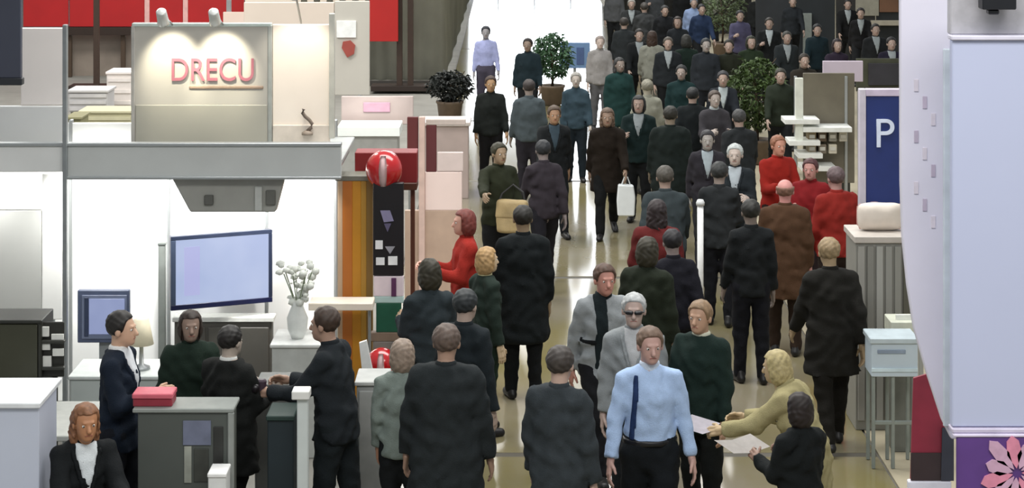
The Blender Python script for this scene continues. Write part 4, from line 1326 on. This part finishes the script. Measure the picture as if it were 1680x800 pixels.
zq = (P_[2] - 0.13 + 0.25 * P_[1]) / 0.125
V_ = 0.05 * (np.abs(P_[0] / 0.20) ** 5 + np.abs(zq) ** 5 + (P_[1] / 0.10) ** 2 * (1 + 1.2 * np.abs(P_[0] / 0.20) ** 3 + 1.2 * np.abs(zq) ** 3) - 1) + 0.004 * np.sin(P_[0] * 30) * np.sin(P_[2] * 28)
v_, f_ = surface_nets(V_, [a[0] for a in ax_], 0.02)
link('cover', np_mesh('cover', [(v_, f_, 0)], [mat('#d9cfc4', 0.8, 0, 0.08, 8)]), cb2)
V_ = np.maximum(np.abs(V_) - 0.01, np.abs(P_[1]) - 0.012)
v_, f_ = surface_nets(V_, [a[0] for a in ax_], 0.02)
link('piping', np_mesh('piping', [(v_, f_, 0)], [mat('#cfa6a0', 0.8)]), cb2)

# light blue box on a trestle
YL = 15.9
lb = thing('box_on_trestle', 'light blue box standing on a slim grey trestle', 'box', (X(1468, YL), YL, 0))
panel(lb, 'box_body', 1430, 1506, 562, 618, YL, 0.3, mat('#bccad4', 0.4, 0, 0.05, 3))
panel(lb, 'lid', 1428, 1508, 555, 564, YL - 0.02, 0.34, mat('#b9c6cc', 0.4))
panel(lb, 'label_field', 1440, 1486, 574, 580, YL - 0.01, 0.01, mat('#8492a4', 0.5), 0.002)
panel(lb, 'lower_rim', 1430, 1506, 604, 610, YL - 0.012, 0.012, mat('#c9dbe2', 0.4), 0.002)
for px in (1434, 1466, 1500):
    for yy in (YL + 0.03, YL + 0.27):
        box(lb, 'leg', X(px, YL) - 0.015, X(px, YL) + 0.015, yy - 0.012, yy + 0.012, 0, Z(618, YL), mat('#8b938f', 0.4, 0.3))
panel(lb, 'brace', 1432, 1502, 690, 697, YL + 0.02, 0.02, mat('#8b938f', 0.4, 0.3))
pr_ = thing('printer', 'small pale printer with dark slot behind the light blue box', 'printer', (X(1482, 16.35), 16.35, 0))
panel(pr_, 'body', 1462, 1506, 528, 552, 16.35, 0.3, mat('#c9ccbc', 0.5))
panel(pr_, 'slot', 1472, 1504, 554, 562, 16.34, 0.3, mat('#2e2d28', 0.5))
panel(pr_, 'paper', 1470, 1500, 516, 529, 16.42, 0.02, mat('#e2e4de', 0.5), 0.002)
box(pr_, 'stand', X(1466, 16.35), X(1502, 16.35), 16.37, 16.63, 0, Z(562, 16.35), mat('#6f716a', 0.5))

# white wire shelf, notices and dark stall behind
YSH = 26.0
sh = thing('shelf_rack', 'white wire rack with slanted shelves behind the red jackets', 'rack', (X(1345, YSH), YSH, 0))
panel(sh, 'upright', 1305, 1318, 128, 236, YSH, 0.06, mat('#dfe2d6', 0.5))
for a, b2, c in ((1288, 1345, 200), (1318, 1398, 213), (1295, 1346, 235), (1310, 1350, 256), (1316, 1372, 277)):
    panel(sh, 'shelf_edge', a, b2, c - 4, c + 4, YSH - 0.05, 0.4, mat('#e9ebe6', 0.5), 0.004)
panel(sh, 'back_frame', 1318, 1402, 120, 300, YSH + 0.38, 0.05, mat('#6a6455', 0.6, 0, 0.2, 3))
for px in (1312, 1396):
    box(sh, 'foot_post', X(px, YSH) - 0.02, X(px, YSH) + 0.02, YSH + 0.36, YSH + 0.4, 0, Z(130, YSH), ALU)
for i in range(7):
    bx0 = 1326 + (i % 4) * 17
    byy = 232 if i < 4 else 252
    t = thing('package', ['tan packet first on the white wire rack', 'brown packet second on the white wire rack', 'grey packet third on the white wire rack', 'pale packet last on the upper wire rack row',
                          'beige packet first on the lower wire rack row', 'taupe packet second on the lower wire rack row', 'cream packet last on the lower wire rack row'][i], 'package', (X(bx0 + 6, YSH), YSH + 0.1, Z(byy, YSH)))
    panel(t, 'carton', bx0, bx0 + 13, byy - 15, byy, YSH + 0.1, 0.2, mat(['#8a7a5c', '#5c4c3a', '#8d8a80', '#b9b4a6', '#a39680', '#766c5e', '#c9c2b0'][i], 0.6))
    panel(t, 'label_strip', bx0 + 2, bx0 + 11, byy - 11, byy - 5, YSH + 0.09, 0.01, mat('#c9c6bc', 0.6), 0.001)
pk = thing('notice', 'pinkish square notice on a post above the wire rack', 'sign', (X(1382, 29), 29, 0))
panel(pk, 'sheet', 1350, 1416, 100, 134, 29, 0.04, mat('#cfc2d0', 0.5, 0, 0.06, 3))
box(pk, 'post', X(1383, 29) - 0.025, X(1383, 29) + 0.025, 29.04, 29.09, 0, Z(104, 29), ALU)
dkb = thing('crate_stack', 'brown and dark crate stack under the pinkish notice', 'box', (X(1362, 27.8), 27.8, 0))
panel(dkb, 'crate_body', 1330, 1398, 138, 192, 27.8, 0.5, mat('#4a4030', 0.6, 0, 0.3, 4))
panel(dkb, 'front_panel', 1338, 1368, 146, 186, 27.77, 0.03, mat('#5d5236', 0.6, 0, 0.3, 4))
panel(dkb, 'front_panel', 1372, 1394, 150, 188, 27.77, 0.03, mat('#3a3024', 0.6, 0, 0.3, 4))
box(dkb, 'pallet', X(1332, 27.8), X(1396, 27.8), 27.85, 28.25, 0, Z(192, 27.8), mat('#3a3a34', 0.6))
# dark stall walls at the top right
YDS = 47.0
ds = thing('dark_stall', 'dark stall wall with a tan picture at the top right', 'stall', (X(1400, YDS), YDS, 0))
for i in range(5):
    a = 1240 + i * 66
    panel(ds, 'wall_panel', a, a + 64, -120, 100, YDS, 0.08, mat(['#22262a', '#1c2226', '#262624', '#1b1f20', '#20211f'][i], 0.7, 0, 0.3, 2))
panel(ds, 'picture', 1443, 1474, -20, 20, YDS - 0.05, 0.05, mat('#6a4a34', 0.6, 0, 0.2, 3))
panel(ds, 'frame', 1404, 1442, -10, 26, YDS - 0.05, 0.05, mat('#8d8a7c', 0.6))
panel(ds, 'ledge', 1430, 1500, 34, 42, YDS - 0.15, 0.2, mat('#a39c8c', 0.6))
panel(ds, 'white_tube', 1318, 1332, 22, 112, YDS - 0.12, 0.1, mat('#7d8480', 0.5))
dt = thing('display_table', 'olive topped display table behind the blue sign', 'table', (X(1450, 34), 34, 0))
panel(dt, 'top', 1405, 1500, 96, 150, 34, 0.05, mat('#3e4030', 0.6, 0, 0.3, 3))
panel(dt, 'front', 1425, 1500, 104, 140, 33.95, 0.05, mat('#2b2a30', 0.6, 0, 0.3, 3))
for px in (1410, 1490):
    box(dt, 'leg', X(px, 34) - 0.03, X(px, 34) + 0.03, 34.0, 34.06, 0, Z(150, 34), ALU)
# ================================================================ people
SK, SKD, SKP = '#b98a72', '#9a6c52', '#c9988a'
def who(px, py, face, label, H=1.72, **k):
    return person(at_head(px, py, H), face, label, H=H, **k)

# --- foreground, aisle
blue = who(1066, 536, 184, 'man in a light blue shirt and dark trousers walking towards us', 1.76, top='#a9c1e4', legs='#14181c', hair=('short', '#6a5648'), skin='#b8948a',
           pose='relaxed', style='shirt', hem=0.96, belt='#0f0f12', collar='#cdd9ea', build=1.12, over=dict(armL=(4, 13, 14), armR=(8, 14, 14), legL=(14, 8), legR=(-12, 6)), head=(6, 4),
           stripe=[('shoulder_strap', lambda x, y, z: np.maximum(np.maximum(np.abs(x - 0.10 - 0.08 * (0.5 - z)) - 0.018, -y), np.maximum(z - 0.5, 0.06 - z)), '#24365c')])
who(1040, 484, 176, 'grey haired man in dark sunglasses behind the light blue shirt', 1.74, top='#8b9092', legs='#23262a', hair=('short', '#a9acac'), skin='#b39c92', glasses='#15161a', pose='relaxed', shirt='#b4b6b8')
who(988, 424, 196, 'pink faced man in a light grey and black jacket', 1.74, top='#8f9497', legs='#17181c', hair=('short', '#4a3428'), skin='#b98476', pose='walk', build=1.05, collar='#1a2226',
    stripe=[('chest_band', lambda x, y, z: np.maximum(np.abs(z - 0.20) - 0.02, -0.3 - y), '#121517'), ('open_front', lambda x, y, z: np.maximum(np.abs(x - 0.05) - 0.05, -y), '#1a2326')])
p3 = who(1150, 496, 150, 'fair haired man in a dark green coat with pale collar', 1.70, top='#1a2a26', legs='#191c1c', hair=('short', '#80684e'), skin='#b28e76', pose='hold1', hem=0.76, build=1.1, collar='#c9cbb8')
slate = who(918, 572, 338, 'short haired man in a dark slate coat seen from behind', 1.74, top='#33393d', legs='#252b2e', hair=('short', '#3a3430'), skin='#b59a8c', pose='relaxed', hem=0.62, style='coat', build=1.0)
who(732, 536, 352, 'broad man in a charcoal overcoat at the bottom centre', 1.80, top='#24292b', legs='#172028', hair=('short', '#5a4c44'), skin='#a08270', pose='relaxed', hem=0.56, style='coat', build=1.30, over=dict(armL=(4, 12, 10), armR=(4, 12, 10)))
who(705, 428, 20, 'dark haired woman in a slate jacket before the red jacket', 1.70, top='#2c3438', legs='#16191c', hair=('bob', '#2a2618'), skin='#a08468', pose='hold', hem=0.72)
who(762, 478, 330, 'man in a blue black coat behind the broad charcoal overcoat', 1.74, top='#1d2428', legs='#15181b', hair=('short', '#23282a'), skin='#a89488', pose='relaxed', hem=0.6, style='coat')
who(764, 346, 100, 'person in a bright red jacket beside the pink stand', 1.70, top='#982a22', legs='#23262a', hair=('bob', '#6a2f28'), skin='#c99c8c', pose='hold', build=1.05)
who(797, 408, 300, 'fair haired woman with a cream scarf beside the red jacket', 1.60, top='#24302a', collar='#b9b48c', legs='#1b2a20', hair=('bob', '#a8885c'), skin='#cdb494', pose='relaxed')
who(858, 340, 8, 'tall man in a long black coat at the aisle edge', 1.76, top='#121719', legs='#111416', hair=('short', '#1c1a16'), skin='#8f7a60', pose='relaxed', hem=0.50, style='coat', build=1.18)
p7 = who(818, 236, 210, 'man in a dark olive jacket pointing left over the pink stand', 1.74, top='#262a1c', legs='#16181a', hair=('short', '#2b2a18'), skin='#8d7860', pose='relaxed', build=1.15, over=dict(armR=(62, 30, 20)))
who(1062, 392, 335, 'person in a dark olive coat behind the grey haired man', 1.72, top='#20261c', legs='#181a18', hair=('bob', '#2a2618'), skin='#8d7860', pose='relaxed', hem=0.62, style='coat', build=1.1)
who(1078, 330, 350, 'woman in a dark red coat in the middle of the aisle', 1.70, top='#5c2020', legs='#17191c', hair=('long', '#241a1c'), skin='#8d6f64', pose='relaxed', hem=0.66, style='coat', build=1.15)
who(1092, 268, 2, 'man in a slate grey jacket walking away in the aisle', 1.76, top='#333b3e', legs='#181a20', hair=('short', '#4a4640'), skin='#9a8478', pose='walk2', build=1.2)
who(1106, 372, 12, 'slim person in black walking beside the white reflection post', 1.68, top='#17171f', legs='#14141c', hair=('short', '#17151a'), skin='#8d7f7c', pose='walk')
# --- right group
who(1206, 238, 170, 'pale faced visitor in a black green jacket by the tree', 1.74, top='#20262a', legs='#161a1a', hair=('short', '#b4bab8'), skin='#b9aaa0', pose='hold', shirt='#a9b2b8')
who(1180, 268, 352, 'man in a dark grey jacket holding pale papers near the tree', 1.72, top='#26292b', legs='#14151a', hair=('short', '#2a2c2c'), skin='#8d8078', pose='hold1')
who(1232, 330, 8, 'slender person in black standing beside the brown coat', 1.72, top='#171a1c', legs='#101117', hair=('short', '#1d1d1a'), skin='#7d7068', pose='relaxed', build=0.95)
who(1276, 224, 200, 'auburn haired person in a vivid red jacket under the tree', 1.72, top='#8e2018', legs='#2a1a18', hair=('short', '#8a5c44'), skin='#b88470', pose='hold', build=1.15)
who(1288, 296, 352, 'balding man in a long brown coat seen from behind', 1.74, top='#4a3424', legs='#2c2018', hair=('bald', '#7a5a4c'), skin='#c48a84', pose='relaxed', hem=0.56, style='coat', build=1.22)
who(1372, 276, 20, 'person in a crimson jacket beside the wire rack', 1.74, top='#84241e', legs='#2a201c', hair=('short', '#5a4a4c'), skin='#b08a84', pose='relaxed', build=1.25)
who(1330, 262, 160, 'person in a scarlet pullover between the two red jackets', 1.66, top='#7a1a1e', legs='#241a1c', hair=('short', '#4a2a2c'), skin='#b08078', pose='hold1')
who(1364, 392, 10, 'fair haired man in a long black coat near the display cabinet', 1.76, top='#1b1a17', legs='#15130f', hair=('short', '#8d7a5c'), skin='#a08a6c', pose='walk', hem=0.62, style='coat', build=1.12, over=dict(legL=(-12, 10), legR=(12, 4)))
k27 = who(1330, 572, 60, 'blond woman in a khaki coat bending over near the bottom right', 1.62, top='#a39a72', legs='#2a2418', hair=('bob', '#a89a6e'), skin='#b9a07c', pose='bend', hem=0.60, style='coat', over=dict(lean=22))
k26 = who(1313, 648, 30, 'small dark haired person in black before the khaki coat', 1.50, top='#15191a', legs='#17171c', hair=('bob', '#1d1310'), skin='#8d6f60', pose='hold')
# --- left stand
who(196, 514, 262, 'man in a navy suit facing the reception counter', 1.76, top='#18212e', legs='#13161d', hair=('short', '#17130f'), skin='#c9a48a', pose='hold1', shirt='#d9dde0', collar='#e2e2e0', hem=0.78)
who(376, 538, 325, 'dark haired visitor in a black coat at the reception counter', 1.60, top='#181a19', legs='#141616', hair=('short', '#161310'), skin='#a99c90', pose='hold', collar='#d5d6d2', hem=0.62, build=1.38)
who(312, 512, 195, 'brown haired visitor in dark green behind the reception counter', 1.60, top='#1c2a22', legs='#1b1e1c', hair=('bob', '#2b2019'), skin='#8d7668', pose='relaxed', build=1.1)
l4 = who(552, 506, 72, 'man in a dark jacket leaning on the white post', 1.76, top='#1f2428', legs='#1b2124', hair=('short', '#37281e'), skin='#a58674', pose='reach', build=1.12, hem=0.80, over=dict(armL=(34, 6, 52), armR=(30, 6, 60), lean=6))
who(660, 560, 350, 'fair person in a pale grey green jacket by the light cabinet', 1.56, top='#7f8a84', legs='#1b1e20', hair=('bob', '#8a7a6c'), skin=SK, pose='hold1')
seat = thing('office_chair', 'black swivel chair under the seated brown haired woman', 'chair', (X(132, 13.0), 13.02, 0))
zs = 0.46
lathe(seat, 'seat', [(0.19, zs - 0.06), (0.22, zs - 0.03), (0.20, zs), (0.02, zs + 0.005)], X(132, 13.0), 13.02, mat('#1b1c1e', 0.7), 18)
lathe(seat, 'column', [(0.025, 0.08), (0.025, zs - 0.06)], X(132, 13.0), 13.02, ALU, 10)
for i in range(5):
    a = i * 2 * math.pi / 5
    tube(seat, 'foot', [(X(132, 13.0), 13.02, 0.09), (X(132, 13.0) + 0.26 * math.cos(a), 13.02 + 0.26 * math.sin(a), 0.03)], 0.018, mat('#26282a', 0.5), 8)
box(seat, 'backrest', X(132, 13.0) - 0.17, X(132, 13.0) + 0.17, 13.23, 13.27, zs + 0.22, zs + 0.55, mat('#1b1c1e', 0.7), 0.02)
person((X(132, 13.0), 13.05), 205, 'brown haired woman in black seated at the lower left', H=1.72, top='#171a1c', legs='#17191c', hair=('long', '#7a5236'), skin='#b07c58', pose='sit', shirt='#d9dfe2', z0=0.0)
# --- middle and far aisle
brownw = who(996, 172, 180, 'brown haired woman in a dark brown coat in the aisle', 1.72, top='#1f1812', legs='#111314', hair=('long', '#5c4a3c'), skin='#8d7462', pose='walk', hem=0.62, style='coat', build=1.1)
who(908, 168, 188, 'tan faced man in a black jacket beside the pale floor streak', 1.74, top='#1a1d1f', legs='#14171a', hair=('short', '#4a3a2c'), skin='#a07c60', pose='walk2', shirt='#3c4a54')
who(945, 120, 178, 'person in blue grey between the two dark coats', 1.66, top='#33444e', legs='#1c252c', hair=('short', '#8d8a84'), skin='#a89e94', pose='relaxed', build=0.9)
who(868, 132, 10, 'person in a grey blue jacket near the aisle edge', 1.72, top='#4a5357', legs='#2a282e', hair=('short', '#332c2a'), skin='#8d8078', pose='relaxed', build=1.15)
who(893, 226, 14, 'man in plum grey clothes beside the long black coat', 1.72, top='#332e34', legs='#1d1c22', hair=('short', '#23262a'), skin='#7d7270', pose='walk')
who(805, 126, 185, 'brown haired person in black behind the pink counter', 1.70, top='#1a1e1c', legs='#1a1a1c', hair=('short', '#35241c'), skin='#9a7a58', pose='relaxed')
who(797, 44, 182, 'man in a pale blue shirt against the bright floor', 1.74, top='#a3a9d2', legs='#4a4654', hair=('short', '#23262e'), skin='#8d8a8c', pose='relaxed', style='shirt', hem=0.94)
who(866, 64, 170, 'man in a dark teal jacket against the bright floor', 1.72, top='#16242a', legs='#1f2022', hair=('short', '#1d1512'), skin='#7d6a5c', pose='relaxed', build=1.1)
who(984, 60, 186, 'pale haired person in grey right of the bright floor', 1.70, top='#8d8a88', legs='#5a5a5c', hair=('short', '#8a7f7a'), skin='#b5a49a', pose='relaxed')
who(1016, 96, 200, 'woman in a dark teal coat right of the bright doorway', 1.70, top='#173230', legs='#141a1c', hair=('long', '#2a2a2a'), skin='#7d7068', pose='relaxed', hem=0.6, style='coat', build=1.15)
who(1070, 52, 350, 'long haired person with a pale grey backpack in the far aisle', 1.72, top='#7f8076', legs='#5a5a52', hair=('long', '#2e1c10'), skin='#9a8a78', pose='relaxed', build=1.1)
who(1062, 132, 10, 'person in a pale khaki grey coat before the long haired one', 1.68, top='#8d8d80', legs='#4a4a44', hair=('short', '#7d7a6c'), skin='#a09a88', pose='relaxed', hem=0.62, style='coat')
who(1100, 176, 356, 'wide shouldered man in a blackish coat in the right aisle', 1.76, top='#18201e', legs='#15191a', hair=('short', '#23221c'), skin='#7d7060', pose='relaxed', hem=0.66, style='coat', build=1.3)
who(1118, 108, 170, 'person in deep teal right of the pale khaki coat', 1.70, top='#12292a', legs='#12181a', hair=('short', '#1a1c1c'), skin='#8d8078', pose='relaxed', build=1.1)
who(1158, 64, 184, 'man in a dark slate suit at the far right of the aisle', 1.76, top='#22262b', legs='#1c1f24', hair=('short', '#26292c'), skin='#8d8580', pose='relaxed', build=1.15)
who(1172, 150, 190, 'grey clad visitor with a light scarf left of the tree', 1.70, top='#3c3a3e', legs='#2a282c', hair=('short', '#4a3f38'), skin='#a89c94', pose='hold', collar='#a9b0b2')
who(1160, 208, 178, 'visitor in a dark plum jacket with pale bag strap', 1.70, top='#2c2a30', legs='#1c1c22', hair=('short', '#26262a'), skin='#9a9590', pose='walk', shirt='#a4b0b6')
far = [
    (1036, -4, 178, 'far visitor in charcoal at the top, right of the bright doorway', '#2b2d2e', '#8d8a84', 'short'),
    (1058, 2, 10, 'far visitor in graphite with dark hair at the top of the aisle', '#37393a', '#3a3632', 'short'),
    (1090, 6, 186, 'far visitor in black beside the curtain at the top', '#17191c', '#2a2a2a', 'short'),
    (1112, 24, 172, 'far visitor in midnight grey above the teal person', '#1e2226', '#2c2420', 'bob'),
    (1138, -6, 180, 'far visitor in pale blue at the top right', '#7d8fb0', '#6a727c', 'short'),
    (1150, 4, 190, 'far visitor in dark blue next to the pale blue one', '#22304a', '#1f1f24', 'short'),
    (1214, 18, 184, 'far visitor with black hair and lilac jacket at the top right', '#4a4860', '#101114', 'short'),
    (1196, 66, 170, 'visitor in olive black left of the bushy tree', '#1b1e14', '#1b1a14', 'short'),
    (1232, 60, 188, 'visitor in dark green behind the bushy tree', '#1e2a1a', '#26281c', 'bob'),
    (1262, 30, 175, 'visitor in black with pale face near the top right', '#16191a', '#2a2722', 'short'),
    (1290, 48, 184, 'visitor in dark grey left of the pale tube', '#23282a', '#3a3a36', 'short'),
    (1340, 36, 180, 'visitor in midnight teal right of the pale tube', '#14242a', '#1b1d1f', 'short'),
    (1372, 60, 188, 'visitor in plum black above the pinkish notice', '#2a2230', '#23181c', 'bob'),
    (1412, 10, 172, 'visitor in black before the dark stall picture', '#141416', '#120e0c', 'short'),
    (1436, 40, 185, 'visitor in charcoal beside the blue sign top', '#1c1e20', '#1c1a18', 'short'),
    (1300, -8, 180, 'visitor in grey black at the top edge left of the tan picture', '#202428', '#5a5a54', 'short'),
    (1186, 112, 176, 'visitor in slate black with white shirt left of the tree', '#20242a', '#2c2c30', 'short'),
    (1462, 62, 184, 'visitor in dark indigo above the blue sign', '#1d1a2a', '#1a1718', 'short'),
    (1008, -22, 182, 'far visitor in ash grey nearest the bright doorway at the top', '#4a4c4e', '#5a564e', 'short'),
    (1024, 30, 356, 'far visitor in iron grey left of the long haired one', '#2a2e30', '#2f2a26', 'short'),
    (1048, 44, 184, 'far visitor in black beside the long haired one', '#141719', '#1c1a18', 'short'),
    (1096, 62, 178, 'far visitor in coal grey right of the long haired one', '#1d2124', '#4a443c', 'short'),
    (1126, 58, 4, 'far visitor in bottle green above the deep teal person', '#16241e', '#20201c', 'bob'),
    (1074, -26, 176, 'far visitor in smoke grey at the very top of the aisle', '#3c3f42', '#4a4a48', 'short'),
    (1120, -24, 186, 'far visitor in ink black at the very top, right of smoke grey', '#121416', '#1a1a1c', 'short'),
    (1168, -34, 180, 'far visitor in pale stone at the very top right', '#7a7c72', '#4a4640', 'short'),
    (1244, -14, 176, 'far visitor in soot black by the dark stall corner', '#181a1a', '#26241f', 'short'),
    (1136, 140, 352, 'visitor in raven black behind the plum jacket', '#14191b', '#17191a', 'short'),
    (1280, 108, 178, 'visitor in dull green right of the bushy tree', '#232a20', '#2c2c24', 'short'),
    (1048, 158, 172, 'visitor in dark teal between the brown coat and wide man', '#142424', '#1c1e1e', 'bob'),
    (1214, 176, 6, 'visitor in dusky grey just left of the tree pot', '#25282a', '#3a3a3a', 'short'),
    (1390, -4, 180, 'visitor in jet black left of the framed grey picture', '#121314', '#1a1614', 'short'),
    (1318, 84, 186, 'visitor in murky brown under the pale tube', '#28241e', '#2a241c', 'short'),
]
for px, py, fc, lb_, c, hc_, hs in far:
    who(px, py, fc, lb_, 1.72, top=c, legs='#17191b', hair=(hs, hc_), skin='#9a8478', pose=random.choice(['relaxed', 'walk', 'hold1', 'relaxed', 'walk2']), group='far crowd', build=random.uniform(1.0, 1.2),
        shirt='#a9b2b4' if 'pale face' in lb_ or 'white shirt' in lb_ else ('#8d9496' if 150 < fc < 210 and (px + py) % 3 == 0 else None))

# --- things people carry
w_ = local_to_world(p7, (0.0, 0.26, 0.86))
bag((w_.x + 0.02, w_.y - 0.10, 0.80), math.radians(-12), 'tan shoulder bag on the man in dark olive', '#a08c64', 0.34, 0.14, 0.36, [(-0.12, 0.04, 0.42), (0.0, 0.08, 0.52), (0.12, 0.05, 0.44)])
def leaflet(root, label, key, size, col):
    p = local_to_world(root, root[key])
    t = thing('leaflet', label, 'paper', (p.x, p.y, p.z), root.rotation_euler.z)
    w, h = size
    for nm, s_ in (('page', -1), ('page', 1)):
        bm = bmesh.new()
        pts = [(0, -0.0, 0), (s_ * w / 2, 0.0, 0.02), (s_ * w / 2, h, 0.05), (0, h, 0.03)]
        vv = [bm.verts.new(q) for q in pts]
        bm.faces.new(vv)
        bmesh.ops.solidify(bm, geom=bm.faces[:], thickness=0.003)
        link(nm, mesh_from_bm(bm, nm, mat(col, 0.6, 0, 0.1, 20)), t)
    return t
leaflet(k27, 'open white leaflet held out by the khaki coat woman', '_wrL', (0.30, 0.22), '#cfcad2')
leaflet(k26, 'open pale leaflet held by the small person in black', '_wrL', (0.30, 0.22), '#c9c4c0')
cg = local_to_world(l4, l4['_wrL'])
cmr = thing('camera', 'dark purple camera held out above the white post', 'camera', (cg.x, cg.y, cg.z))
box(cmr, 'camera_body', cg.x - 0.08, cg.x + 0.06, cg.y - 0.03, cg.y + 0.03, cg.z, cg.z + 0.09, mat('#3a2c38', 0.4), 0.012)
tube(cmr, 'lens', [(cg.x - 0.01, cg.y - 0.03, cg.z + 0.045), (cg.x - 0.01, cg.y - 0.09, cg.z + 0.045)], 0.03, mat('#1d181c', 0.3), 14)
b1 = local_to_world(k27, (0.26, 0.0, 0))
bag((X(1378, 14.2), 14.2, 0.0), 0.2, 'black bag standing on the floor right of the khaki coat', '#1b1316', 0.30, 0.18, 0.24, [(-0.08, 0, 0.34), (0.08, 0, 0.34)])
def carrier(root, key, label, w, h):
    p = local_to_world(root, root[key])
    t = thing('carrier_bag', label, 'bag', (p.x, p.y, p.z - 0.10 - h))
    zt_ = p.z - 0.10
    prism(t, 'bag_body', [(p.x - w * 0.45, zt_ - h), (p.x + w * 0.45, zt_ - h), (p.x + w * 0.5, zt_ - h * 0.4), (p.x + w * 0.4, zt_), (p.x - w * 0.42, zt_ + 0.01), (p.x - w * 0.5, zt_ - h * 0.5)], p.y - 0.06, p.y + 0.05, mat('#e9eeef', 0.45, 0, 0.05, 12), 0.015)
    for dy in (-0.03, 0.02):
        tube(t, 'handle', [(p.x - w * 0.25, p.y + dy, zt_ - 0.01), (p.x - 0.02, p.y + dy * 0.3, zt_ + 0.10), (p.x + 0.02, p.y + dy * 0.3, zt_ + 0.10), (p.x + w * 0.25, p.y + dy, zt_ - 0.01)], 0.007, mat('#d9dfe0', 0.5), 6)
carrier(slate, '_wrR', 'white carrier bag hanging from the dark slate coat', 0.20, 0.34)
carrier(brownw, '_wrL', 'white plastic bag held by the brown coat woman in the aisle', 0.24, 0.40)
bp_ = thing('reflection_post', 'slim white post built for a bright floor reflection in the right aisle', 'post', (X(1149, 20.0), 20.0, 0))  # white post added where the floor only shows a bright reflection
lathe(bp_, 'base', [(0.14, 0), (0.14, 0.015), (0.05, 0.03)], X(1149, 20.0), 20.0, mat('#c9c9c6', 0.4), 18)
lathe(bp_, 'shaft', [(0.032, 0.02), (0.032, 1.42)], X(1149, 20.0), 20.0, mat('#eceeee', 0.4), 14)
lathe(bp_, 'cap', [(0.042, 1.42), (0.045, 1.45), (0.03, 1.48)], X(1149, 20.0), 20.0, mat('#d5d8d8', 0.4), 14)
for o in list(bpy.data.objects):
    for k_ in ('_wrR', '_wrL', '_shR', '_shL'):
        if k_ in o:
            del o[k_]
